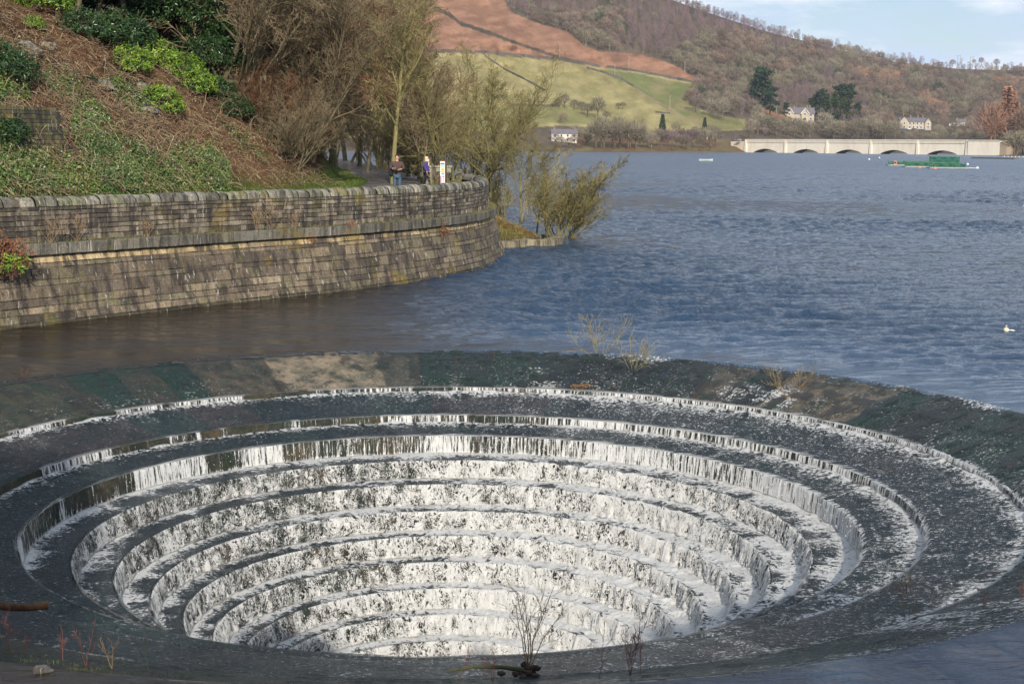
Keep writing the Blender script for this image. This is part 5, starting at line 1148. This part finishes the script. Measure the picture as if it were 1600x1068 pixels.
# ================================================================ FAR BUILDINGS
STN = plain('house_stone', (.40, .35, .27), .9, .6, .25, .02, .1); STW = plain('pale_render', (.62, .57, .50), .9, .6, .15, .02, .1); SLT = plain('slate_roof', (.13, .125, .14), .8, .8, .25, .03, .2); GLS = NT('window_glass').fin((.05, .06, .08), .1); BRK = plain('chimney_stone', (.22, .17, .13), .9, 1, .3, .02, .1)
def gable_roof(mb, x0, x1, y0, y1, z0, zr, axis, ov=.5):
    if axis == 'x':
        ym = (y0+y1)/2; A_ = [(x0-ov, y0-ov, z0-.3), (x1+ov, y0-ov, z0-.3), (x1+ov, ym, zr), (x0-ov, ym, zr)]; B_ = [(x1+ov, y1+ov, z0-.3), (x0-ov, y1+ov, z0-.3), (x0-ov, ym, zr), (x1+ov, ym, zr)]
    else:
        xm = (x0+x1)/2; A_ = [(x0-ov, y1+ov, z0-.3), (x0-ov, y0-ov, z0-.3), (xm, y0-ov, zr), (xm, y1+ov, zr)]; B_ = [(x1+ov, y0-ov, z0-.3), (x1+ov, y1+ov, z0-.3), (xm, y1+ov, zr), (xm, y0-ov, zr)]
    for S in (A_, B_):
        S = np.array(S); T_ = S+np.array((0, 0, .3)); mb.add(np.concatenate([S, T_]), [(3, 2, 1, 0), (4, 5, 6, 7), (0, 1, 5, 4), (1, 2, 6, 5), (2, 3, 7, 6), (3, 0, 4, 7)])
def walls(mb, x0, x1, y0, y1, z0, z1, zr, axis, c=(1, 1, 1)):
    if axis == 'x':
        ym = (y0+y1)/2; V = [(x0, y0, z0), (x1, y0, z0), (x1, y1, z0), (x0, y1, z0), (x0, y0, z1), (x1, y0, z1), (x1, y1, z1), (x0, y1, z1), (x0, ym, zr), (x1, ym, zr)]
        mb.add(V, [(0, 1, 5, 4), (2, 3, 7, 6), (1, 2, 6, 5), (3, 0, 4, 7)], [(5, 6, 9), (7, 4, 8)], col=c)
    else:
        xm = (x0+x1)/2; V = [(x0, y0, z0), (x1, y0, z0), (x1, y1, z0), (x0, y1, z0), (x0, y0, z1), (x1, y0, z1), (x1, y1, z1), (x0, y1, z1), (xm, y0, zr), (xm, y1, zr)]
        mb.add(V, [(0, 1, 5, 4), (2, 3, 7, 6), (1, 2, 6, 5), (3, 0, 4, 7)], [(4, 5, 8), (6, 7, 9)], col=c)
def win(o, x, z, y, w_=1.3, h_=1.7):
    mb = MB(); mb.box((x, y-.05, z), (w_+.35, .12, h_+.35)); f = mb.build('window', WHT, o); mb = MB(); mb.box((x, y-.10, z), (w_, .08, h_)); mb.build('pane', GLS, f)
def house(px, py, wpx, rz, label, blocks_, chim, wins, mt, d=None, ridge_=None):
    # blocks: (x0,x1,y0,y1,z1,zr,axis); units are metres, scaled to the width seen
    v = P(px, py, d or float(far(px, py))); v.z -= .6; o = empty('house', v, label, 'house', None, rz); 
    W_ = max(b_[1] for b_ in blocks_)-min(b_[0] for b_ in blocks_); s = wpx*v.y/F/W_; o.scale = (s, s, s)
    mb = MB()
    for b_ in blocks_: walls(mb, b_[0], b_[1], b_[2], b_[3], -4, b_[4], b_[5], b_[6])
    mb.build('walls', mt, o); mb = MB()
    for b_ in blocks_: gable_roof(mb, b_[0], b_[1], b_[2], b_[3], b_[4], b_[5]+.05, b_[6])
    rf = mb.build('roof', SLT, o)
    for b_ in blocks_:
        if b_[6] == 'y' and ridge_:      # white bargeboards on the front gables
            mb = MB(); xm = (b_[0]+b_[1])/2
            mb.tube([(b_[0]-.6, b_[2]-.62, b_[4]-.2), (xm, b_[2]-.62, b_[5]+.2), (b_[1]+.6, b_[2]-.62, b_[4]-.2)], .28, 5); mb.build('bargeboard', WHT, o)
    for x, y, z in chim: mb = MB(); mb.box((x, y, z), (1.0, 1.4, 2.4)); mb.box((x, y, z+1.35), (1.25, 1.65, .25)); mb.tube([(x-.2, y, z+1.4), (x-.2, y, z+2)], .15, 6); mb.build('chimney', BRK, rf)
    for w_ in wins: win(o, *w_)
    return o
house(882, 222, 40, R(3), 'pale two-storey stone house by the water at the left end of the far shore', [(-9, 9, 0, 8, 6.5, 9.2, 'x')], [(-7, 4, 9.5), (7.5, 4, 9.5)], [(x, z, 0) for x in (-6.5, -2.2, 2.2, 6.5) for z in (1.8, 5.0)], STW)
house(1250, 189, 45, R(-4), 'gabled stone house with white bargeboards on the wooded slope above the viaduct', [(-11, 11, 2, 10, 6.0, 10.5, 'x'), (-11.6, -5.5, 0, 10, 6.2, 10.8, 'y'), (1.0, 6.5, .4, 8, 6.0, 10, 'y')], [(-4, 6, 11), (6, 6, 11), (8, 6, 11)],
      [(-8.5, 2, 0, 2.2, 2), (-8.5, 5.6, 0), (3.7, 2, .4, 2.4, 2), (3.7, 5.6, .4), (-3.4, 2.2, 2), (-1.2, 2.2, 2), (8.5, 2.2, 2), (8.5, 5, 2)], STN, None, True)
house(1430, 201, 48, R(-3), 'long stone roadside inn with slate roof behind parked cars', [(-12, 12, 2, 10, 6, 9, 'x'), (-12.5, -5.5, 0, 10, 6.2, 10, 'y'), (8, 13, .5, 9, 5.6, 9, 'y')], [(-3, 6, 9.8), (3, 6, 9.8), (7, 6, 9.8)],
      [(x, z, 2) for x in (-4, -1, 2, 5) for z in (1.6, 4.6)]+[(-9, 1.8, 0), (-9, 4.8, 0), (10.5, 1.8, .5), (10.5, 4.4, .5)], STN)
house(1502, 197, 15, R(-8), 'small stone cottage right of the inn', [(-5, 5, 0, 7, 4.6, 7.4, 'x')], [(-4, 3.5, 8), (4, 3.5, 8)], [(-2.4, 2.4, 0), (2.4, 2.4, 0)], STN)
def caravan(px, py, lb):
    v = P(px, py, float(far(px, py))); o = empty('caravan', v, lb, 'caravan', 'caravans right of the inn'); mb = MB(); mb.box((0, 0, 1.5), (6.2, 2.3, 2.2), 0, (1, 1, 1), .94); mb.build('body', WHT, o); mb = MB(); mb.box((0, -1.13, 1.8), (4.4, .06, .6)); mb.build('window', GLS, o)
    for x in (-1, 1): mb = MB(); mb.tube([(x*.5, -1.15, .35), (x*.5, -.95, .35)], .34, 12); mb.build('wheel', BLK, o)
caravan(1487, 197, 'white caravan left of the small stone cottage'); caravan(1493, 196, 'white caravan touching the small stone cottage')
def car(px, py, c, lb, rz=0, d=None):
    v = P(px, py, d or float(far(px, py))); o = empty('parked_car', v, lb, 'car', 'cars parked along the far road', rz)
    V = []; prof = [(-2.1, .35), (-2.15, .8), (-1.5, .95), (-.9, 1.45), (.7, 1.45), (1.3, .98), (2.1, .85), (2.15, .35)]
    mb = MB(); pts = np.array([(x, y, z) for y, k in ((-.85, 1), (.85, 1)) for x, z in prof]); n_ = len(prof); mb.add(pts, [(i, (i+1) % n_, n_+(i+1) % n_, n_+i) for i in range(n_)], [(0, i+1, i) for i in range(1, n_-1)]+[(n_, n_+i, n_+i+1) for i in range(1, n_-1)]); mb.build('body', NT('car_paint').fin(c, .3), o)
    mb = MB(); mb.box((-.1, 0, 1.2), (1.9, 1.74, .34), 0, (1, 1, 1), .85); mb.build('windows', GLS, o)
    for x in (-1.3, 1.3):
        for y in (-.8, .8): mb = MB(); mb.tube([(x, y-.1, .33), (x, y+.1, .33)], .33, 10); mb.build('wheel', BLK, o)
for i, (px, py, c, w_) in enumerate([(1412, 201.5, (.10, .16, .30), 'blue'), (1421, 202, (.7, .7, .7), 'white'), (1430, 202, (.07, .08, .10), 'black'), (1441, 202, (.35, .38, .42), 'silver'), (1452, 202, (.15, .28, .45), 'pale blue'), (1463, 201.5, (.05, .06, .08), 'dark grey')]):
    car(px, py+.5, c, f'{w_} car parked in front of the roadside inn')
# road-side people at the left end of the viaduct
def tiny(px, py, d, c1, c2, lb):
    person(P(px, py, d), 0, lb, {'arm': [((.25, .0, 1.18), (.24, -.08, .95), (0, 0, -1)), ((.25, 0, 1.18), (.24, -.08, .95), (0, 0, -1))]}, cloth('walker_top', c1), cloth('walker_trousers', c2), cloth('walker_hair', (.05, .03, .02)), 2.1, 1.25, False, False, 'people at the left end of the viaduct')
for px, c1, c2, lb in [(1105, (.55, .50, .48), (.04, .04, .06), 'tiny walker in a pale top left of the far viaduct'), (1114, (.50, .16, .12), (.03, .04, .08), 'tiny walker in a red top left of the far viaduct')]: tiny(px, 219, 1190, c1, c2, lb)
for px, c, lb in [(1146, (.10, .12, .18), 'dark car on the road at the left end of the viaduct'), (1155, (.30, .34, .40), 'grey car on the road touching the left end of the viaduct')]: v = P(px, 219.5, 1252); car(px, 220.2, c, lb, via.rotation_euler.z, 1252)

# ---- dry stone walls and poles on the hill
DSW = plain('dry_stone', (.11, .10, .085), .95, .8, .35, .1, .1)
def field_wall(pts, label, h=1.5):
    o_ = []; 
    for (a, b) in zip(pts[:-1], pts[1:]):
        n_ = max(2, int(abs(b[0]-a[0])/4)); o_ += [(a[0]+(b[0]-a[0])*i/n_, a[1]+(b[1]-a[1])*i/n_) for i in range(n_)]
    o_.append(pts[-1]); mb = MB(); V = []
    for px, py in o_:
        p = P(px, py, float(far(px, py))); hh = h+.5*random.random(); V += [(p.x, p.y-.5, p.z-1), (p.x, p.y-.3, p.z+hh), (p.x, p.y+.3, p.z+hh), (p.x, p.y+.5, p.z-1)]
    mb.add(V, gridq(len(o_), 4)); tag(mb.build('dry_stone_wall', DSW), label, 'stone wall', 'dry stone walls on the hillside')
field_wall([(600, 84), (690, 81), (760, 83), (820, 89), (880, 94), (937, 104)], 'dark dry stone wall between the rust moor and the pale field, left stretch', 2.2)
field_wall([(948, 105), (1000, 113), (1045, 121), (1092, 131)], 'dark dry stone wall along the bottom of the rust moor, right stretch', 2.0)
field_wall([(757, 88), (790, 110), (820, 125), (852, 143)], 'dry stone wall running diagonally down the pale field at its left', 1.6)
field_wall([(917, 107), (945, 115), (970, 124), (990, 136)], 'dry stone wall dropping between the pale field and the green strip', 1.9)
field_wall([(795, 165), (840, 166), (875, 167)], 'dry stone wall above the brighter green lower field', 1.6)
field_wall([(1024, 176), (1047, 178)], 'short bit of dry stone wall low in the pale field', 1.2)
PWD = plain('pole_wood', (.30, .26, .22), .9, 3, .2, 0, .1)
for i, (px, py, h, lb) in enumerate([(874.5, 90, 17, 'thin pole on the rust moor, leftmost'), (982.5, 108, 20, 'thin pole on the rust moor, second from left'), (960.5, 117, 16, 'thin pole on the green strip under the moor wall'), (1070, 113, 16, 'thin pole at the right tip of the rust moor'), (1046.5, 171, 21, 'thin pole low in the field near the footpath'), (1213, 178, 13, 'thin pole left of the gabled house')]):
    a = P(px, py, float(far(px, py))); hh = h*a.y/F; mb = MB(); mb.tube([(0, 0, -1), (0, 0, hh)], [.35, .25], 6); mb.box((0, 0, hh-.8), (2.2, .2, .2)); o = mb.build('utility_pole', PWD); o.location = a; tag(o, lb, 'utility pole', 'utility poles on the hillside')
for i, (px, py, h, lb) in enumerate([(1343.5, 106, 15, 'twin-legged power pole on the wooded hillside'), (1366, 115, 15, 'twin-legged power pole right of the first one, lower down'), (1425, 97, 11, 'twin-legged power pole on the skyline, leftmost'), (1498, 101, 14, 'twin-legged power pole on the skyline, in the middle'), (1518, 104, 15, 'twin-legged power pole on the skyline, rightmost')]):
    a = P(px, py, float(far(px, py))-15); sc2 = a.y/F; mb = MB()
    for x in (-1.9, 1.9): mb.tube([(x*sc2, 0, -2), (x*sc2, 0, h*sc2)], .32, 6)
    mb.box((0, 0, h*sc2-1), (7*sc2, .4, .4)); o = mb.build('power_pole', PWD); o.location = a; tag(o, lb, 'power pole', 'twin-legged power poles')

# ================================================================ FAR TREES
def far_proto(seed, kind_='bare', nseg=230):
    rs = np.random.default_rng(seed); tr = MB(); V, T = [], []
    if kind_ == 'bare':
        for k in range(1):
            tr.tube([(0, 0, -1), (rs.normal(0, .1), 0, 2.5), (rs.normal(0, .3), 0, 5)], [.30, .24, .16], 5)
        for k in range(7):
            a = k*.9+rs.random(); e = np.array((math.cos(a)*rs.uniform(1.5, 3), math.sin(a)*rs.uniform(1.5, 3), rs.uniform(6.5, 9.5))); tr.tube([(0, 0, rs.uniform(2, 4.4)), tuple(e*.6+np.array((0, 0, 1.2))), tuple(e)], [.16, .09, .04], 3, cap=False)
        n = nseg; th = rs.uniform(0, 6.28, n); c_ = rs.uniform(-.75, 1, n); q = np.sqrt(1-c_**2); rad = .45+.55*rs.random(n)**.5; lump = .75+.5*fbm(np.cos(th)*1.5+seed, np.sin(th)*1.5, c_*1.5, 2, seed)
        dr = np.stack([q*np.cos(th), q*np.sin(th), c_], -1); p1 = dr*(rad*lump)[:, None]*np.array((3.9, 3.9, 3.9))+np.array((0, 0, 5.0 if nseg == 380 else 6.6))
        d2 = dr*.8+rs.normal(0, .35, (n, 3))+np.array((0, 0, .55)); d2 /= np.linalg.norm(d2, axis=1)[:, None]; L_ = rs.uniform(1.0, 2.4, n); w_ = rs.uniform(.07, .17, n)*(1.7 if nseg == 380 else 1.25)
    elif kind_ == 'birch':
        tr.tube([(0, 0, -1), (.1, 0, 5), (0, 0, 10)], [.2, .13, .04], 5); n = int(nseg*.8); zz = rs.uniform(3.5, 11, n); rr_ = (1.9*np.sin((zz-2.5)/9*math.pi*.9)+.2)*rs.random(n)**.5; th = rs.uniform(0, 6.28, n)
        p1 = np.stack([rr_*np.cos(th), rr_*np.sin(th), zz], -1); d2 = np.stack([np.cos(th)*.4, np.sin(th)*.4, np.ones(n)], -1)+rs.normal(0, .25, (n, 3)); d2 /= np.linalg.norm(d2, axis=1)[:, None]; L_ = rs.uniform(.9, 1.9, n); w_ = rs.uniform(.07, .16, n)
    elif kind_ == 'conifer':
        tr.tube([(0, 0, -1), (0, 0, 13)], [.3, .05], 5); n = nseg*5; q = rs.random(n)**.8; zz = 1.2+12.3*q; rr_ = 3.0*(1-q)**.85*(.55+.45*rs.random(n))+.1; th = rs.uniform(0, 6.28, n)
        p1 = np.stack([rr_*np.cos(th)*.7, rr_*np.sin(th)*.7, zz], -1); d2 = np.stack([np.cos(th), np.sin(th), -.25+rs.normal(0, .3, n)], -1); d2 /= np.linalg.norm(d2, axis=1)[:, None]; L_ = rs.uniform(.6, 1.4, n); w_ = rs.uniform(.35, .7, n)
    elif kind_ == 'pine':
        tr.tube([(0, 0, -1), (0, 0, 12)], [.35, .1], 5); p1 = []
        for k in range(24):
            cc = np.array((rs.normal(0, 1.5), rs.normal(0, 1.5), rs.uniform(3.5, 14.5))); m_ = nseg//4; dd = rs.normal(0, 1, (m_, 3)); dd /= np.linalg.norm(dd, axis=1)[:, None]; p1.append(cc+dd*np.array((2.0, 1.8, .9))*rs.random((m_, 1))**.4)
        p1 = np.concatenate(p1); n = len(p1); d2 = rs.normal(0, 1, (n, 3)); d2 /= np.linalg.norm(d2, axis=1)[:, None]; L_ = rs.uniform(.6, 1.2, n); w_ = rs.uniform(.4, .7, n)
    sd_ = np.cross(d2, (dr+rs.normal(0, .28, (n, 3))) if kind_ == 'bare' else rs.normal(0, 1, (n, 3))); sd_ /= np.linalg.norm(sd_, axis=1)[:, None]
    Vc = np.stack([p1-sd_*w_[:, None]*.7, p1+sd_*w_[:, None]*.7, p1+d2*L_[:, None]], 1)
    return np.concatenate(tr.V), [np.concatenate(tr.Q), np.concatenate(tr.T) if tr.T else np.zeros((0, 3), int)], Vc.reshape(-1, 3)
t = NT('far_crown'); oi = t.n('ObjectInfo'); FCB = t.fin(t.mix(1, t.attr('col'), oi.outputs['Color'], 'MULTIPLY'), .95, None, .05)
t = NT('far_wood'); FW = t.fin(t.attr('col'), .95, None, .05)
FTP = {}
for nm_, kd_, sd_ in (('bare0', 'bare', 1), ('bare1', 'bare', 2), ('bare2', 'bare', 3), ('birch', 'birch', 4), ('conifer', 'conifer', 5), ('pine', 'pine', 6), ('larch', 'conifer', 7)):
    V, Fc, Vc = far_proto(sd_, kd_, 560 if kd_ == 'bare' else 200); rs = np.random.default_rng(sd_)
    FTP[nm_] = (mesh('trunk', V, [f for f in Fc if len(f)], True, {'col': np.tile((.8, .75, .65) if kd_ != 'birch' else (1.5, 1.4, 1.3), (len(V), 1))}), mesh('crown', Vc, np.arange(len(Vc)).reshape(-1, 3), False, {'col': np.repeat(rs.uniform(.7, 1.35, len(Vc)//3), 3)[:, None]*np.ones((1, 3))}))
def fartree(k, px, py, hpx, c, label, group='trees along the far shore', wide=1.0, d=None, H0=11.):
    v = P(px, py, d or float(far(px, py))-2); o = empty('conifer_tree' if k in ('conifer', 'pine') else 'bare_tree', v, label, 'tree', group); s = hpx*v.y/F/({'conifer': 13.5, 'pine': 15}.get(k, H0)); o.scale = (s*wide, s*wide, s); o.rotation_euler = (0, 0, px)
    for nm_, me in zip(('trunk', 'crown'), FTP[k]): q = obj(nm_, me, FCB, o); q.color = (*c, 1)
    return o
BR = (.175, .145, .112); OL = (.19, .17, .118); PU = (.165, .118, .120); PA = (.24, .212, .155); DK = (.13, .115, .085); CF = (.030, .052, .027); RU = (.165, .112, .08)
# distinct ones
fg = 'field trees on the far hillside'
for px, py, h, c, lb, wd in [(882, 168, 20, DK, 'round dark field tree at the left of the hedge clump', 1.1), (872, 166, 12, DK, 'small dark bush left of the field clump', 1.2), (897, 171, 15, DK, 'low dark tree in the middle of the field clump', 1.3), (909, 173, 14, DK, 'low dark tree beside the tall field tree', 1.3), (918, 182, 20, DK, 'dark field tree left of the tallest one', 1.1), (934, 187, 34, DK, 'tallest dark tree of the field clump', .95), (948, 188, 14, DK, 'small bush at the right foot of the field clump', 1.3),
                             (966, 170, 9, DK, 'tiny lone bush in the pale field', 1.4), (973, 170, 10, DK, 'second tiny bush touching the lone one in the pale field', 1.4), (1087, 175, 26, BR, 'broad bare tree at the right of the green strip', 1.3), (1112, 184, 30, PA, 'pale bare tree below the wood edge', 1.0), (1129, 188, 34, PA, 'pale bare tree right of the first pale one', .9), (1148, 182, 30, BR, 'brown bare tree between the pale ones at the wood edge', 1.1), (1175, 180, 26, BR, 'bare tree on the grass near the gabled house, left', 1.2), (1184, 198, 34, PA, 'pale bare tree beneath the grass slope', .9), (1190, 176, 20, BR, 'bare tree on the grass near the gabled house, right', 1.2)]:
    fartree(('bare0', 'bare1', 'bare2')[int(px) % 3], px, py, h, c, lb, fg, wd)
for k, px, py, h, c, lb in [('conifer', 1035, 207, 28, (.055, .08, .045), 'slim dark conifer by the far shore, left'), ('conifer', 1101, 204, 20, (.055, .08, .045), 'small dark conifer by the far shore, right'), ('pine', 1190, 178, 72, CF, 'tall dark pine at the edge of the wood left of the gabled house'), ('pine', 1178, 168, 40, CF, 'dark pine half hidden left of the tall one'), ('conifer', 1291, 190, 42, (.055, .085, .03), 'bright green pointed conifer right of the gabled house, left of the pair'), ('conifer', 1303, 188, 44, (.055, .085, .03), 'bright green pointed conifer, right of the pair'),
                              ('pine', 1283, 190, 50, CF, 'dark pine left of the pair of pointed conifers'), ('pine', 1313, 180, 48, CF, 'dark pine above the pair of pointed conifers'), ('pine', 1327, 182, 50, CF, 'bushy dark pine right of the pointed conifers'), ('pine', 1322, 198, 44, (.045, .06, .02), 'olive dark yew below the pines'), ('pine', 1304, 205, 28, CF, 'low dark conifer below the pointed pair'), ('pine', 1284, 200, 22, CF, 'low dark conifer right of the gabled house'),
                              ('pine', 915, 226, 16, (.06, .08, .02), 'dark evergreen bush beside the pale waterside house'), ('pine', 1228, 182, 22, CF, 'dark conifer behind the left gable'), ('pine', 1203, 182, 48, CF, 'dark pine right of the tallest pine'), ('pine', 1270, 186, 34, CF, 'dark pine rising behind the gabled house'), ('pine', 1340, 190, 30, CF, 'low dark pine at the right end of the pine group')]:
    fartree(k, px, py, h, c, lb, 'conifers on the far shore', 1.15 if k == 'conifer' else 1.0)
rs = np.random.default_rng(77); n_sh = 0
words = ['bare brown', 'pale grey', 'olive brown', 'purplish bare', 'rusty bare']
def belt(n, px0, px1, y0, y1, h0, h1, cols, tag_, kinds=('bare0', 'bare1', 'bare2'), grp='trees along the far shore', d=None, wd=1.0):
    for i in range(n):
        px = px0+(px1-px0)*(i+rs.uniform(.1, .9))/n; py = rs.uniform(y0, y1); c = cols[rs.integers(len(cols))]; c = tuple(np.array(c)*rs.uniform(.85, 1.15))
        fartree(kinds[rs.integers(len(kinds))], px, py, rs.uniform(h0, h1), c, tag_, grp, wd*rs.uniform(.9, 1.25), d)
belt(9, 925, 1000, 231, 233.5, 38, 50, [OL, BR, OL], 'tall bare tree in the dense clump on the far shore right of the pale house', grp='dense clump right of the pale house')
belt(14, 995, 1122, 228, 233, 17, 30, [BR, PU, PA, BR], 'low bare tree on the far shore left of the viaduct', grp='low trees left of the viaduct')
belt(20, 880, 1120, 212, 224, 14, 24, [BR, PU, OL, RU], 'bare scrub tree on the slope between the far field and the shore', grp='scrub below the far field')
belt(26, 1165, 1400, 208, 222, 20, 34, [PA, PA, OL], 'pale willow showing above the viaduct deck left of the inn', grp='pale willows behind the viaduct, left', wd=1.1)
belt(17, 1400, 1560, 213, 222, 9, 16, [PA, OL, OL], 'pale willow showing above the viaduct deck below the inn', grp='pale willows behind the viaduct, right', wd=1.1)
belt(13, 1545, 1640, 212, 236, 40, 70, [RU, RU, (.26, .15, .10)], 'rust brown larch in the dense stand at the right edge of the far shore', ('larch', 'bare1', 'bare2'), 'rust brown larches at the right edge', wd=.9)
belt(8, 1568, 1640, 238, 244, 26, 40, [OL, PA], 'olive bush at the waterline under the larches', grp='bushes under the larches', wd=1.2)
belt(6, 860, 925, 226, 231, 14, 22, [BR, RU, OL], 'low bush around the pale waterside house', grp='bushes around the pale waterside house')
belt(8, 1030, 1118, 233, 236, 7, 11, [BR, RU, OL], 'low scrub bush at the far waterline left of the viaduct', grp='waterline scrub left of the viaduct', wd=1.5)
# skyline trees
belt(12, 1370, 1560, 99, 108, 8, 13, [PU, BR, PU], 'small tree standing out on the right skyline', ('birch', 'bare0'), 'trees on the right skyline')
# the wood itself: one mass
pts = []; y = -14.0
while y < 216:
    x = 740.0
    while x < 1660:
        px, py = x+rs.uniform(-4, 4), y+rs.uniform(-2.4, 2.4); x += 10.5
        sk = float(ysky(px)); sh_ = float(ysh(px))
        if py < sk+1.5 or py > sh_-18: continue
        if px < 780: continue
        if inpoly(px, py, MOOR) or inpoly(px, py+3, FIELD) : continue
        if any(inpoly(px, py, r_) for r_ in RUST) and rs.random() < .8: continue
        if 1225 < px < 1275 and 172 < py < 204 or 1400 < px < 1466 and 184 < py < 216 or 1478 < px < 1512 and 186 < py < 208: continue
        if py > 196 and px < 1165: continue
        pts.append((px, py))
    y += 5.2
for x in np.arange(930, 1665, 3.2):
    if x < 1425 or x > 1545 or rs.random() < .12: pts.append((x+rs.uniform(-2, 2), float(ysky(x))+rs.uniform(.5, 6.0)))
pts = np.array(pts); pv = np.zeros((len(pts), 3)); rv = rx+rdx*pts[:, :1]+rdy*pts[:, 1:]; dd = far(pts[:, 0], pts[:, 1]); pv = rv*(dd/rv[:, 1])[:, None]+np.array((0, 0, CH))
zone = fbm(pts[:, 0]*.012, pts[:, 1]*.02, 0, 3, 101); z2_ = fbm(pts[:, 0]*.03, pts[:, 1]*.06, 0, 3, 102)
Vs, Fs, Cs, off = [], [], [], 0
protos = [far_proto(200+i, 'bare', 380) for i in range(6)]+[far_proto(300+i, 'birch', 260) for i in range(3)]
for i in range(len(pts)):
    bi = zone[i] > .56 or (pts[i, 1] < ysky(pts[i, 0])+9 and rs.random() < .4); V, Fc, Vc = protos[rs.integers(6, 9) if bi else rs.integers(0, 6)]
    s = rs.uniform(.70, 1.3)*(.75 if pts[i, 1] < ysky(pts[i, 0])+7 else 1)*(pv[i, 1]/1500)**.6*1.22; a = rs.uniform(0, 6.28); ca, sa = math.cos(a)*s, math.sin(a)*s
    Vc2 = np.stack([Vc[:, 0]*ca-Vc[:, 1]*sa, Vc[:, 0]*sa+Vc[:, 1]*ca, Vc[:, 2]*s], -1)+pv[i]
    c = np.array(PU if bi else (OL if z2_[i] > .56 else (BR if z2_[i] > .42 else (.20, .15, .115))))*rs.uniform(.72, 1.32)
    if rs.random() < .012: c = np.array(CF)*1.3
    n_ = len(Vc)//3; Vs.append(Vc2); Cs.append(np.repeat(c[None]*rs.uniform(.82, 1.2, (n_, 1)), 3, 0))
    if rs.random() < .5:
        tq_ = np.array([(-.22, 0, -1), (.22, 0, -1), (.1, 0, 7.5)])*s+pv[i]; Vs.append(tq_); Cs.append(np.tile(c*1.15, (3, 1)))
V = np.concatenate(Vs); o = obj('woodland', mesh('woodland', V, np.arange(len(V)).reshape(-1, 3), False, {'col': np.concatenate(Cs)}), FW); kind(o, 'stuff'); tag(o, 'grey-brown leafless woodland covering the far hillside above the moor and viaduct', 'woodland')
print('wood trees', len(pts), 'verts', len(V))

# ================================================================ AIR
mb = MB(); mb.box((300, 1700, 190), (5200, 4400, 384)); hz = mb.build('haze', None); kind(hz, 'stuff'); tag(hz, 'thin pale haze softening the far hills', 'haze')
hm = bpy.data.materials.new('haze'); hm.use_nodes = True; ht = hm.node_tree; ht.nodes.remove(ht.nodes['Principled BSDF']); pv_ = ht.nodes.new('ShaderNodeVolumePrincipled'); pv_.inputs['Color'].default_value = (.75, .83, 1, 1); pv_.inputs['Density'].default_value = .00005; pv_.inputs['Anisotropy'].default_value = .2
ht.links.new(pv_.outputs[0], ht.nodes['Material Output'].inputs['Volume']); hz.data.materials.clear(); hz.data.materials.append(hm)
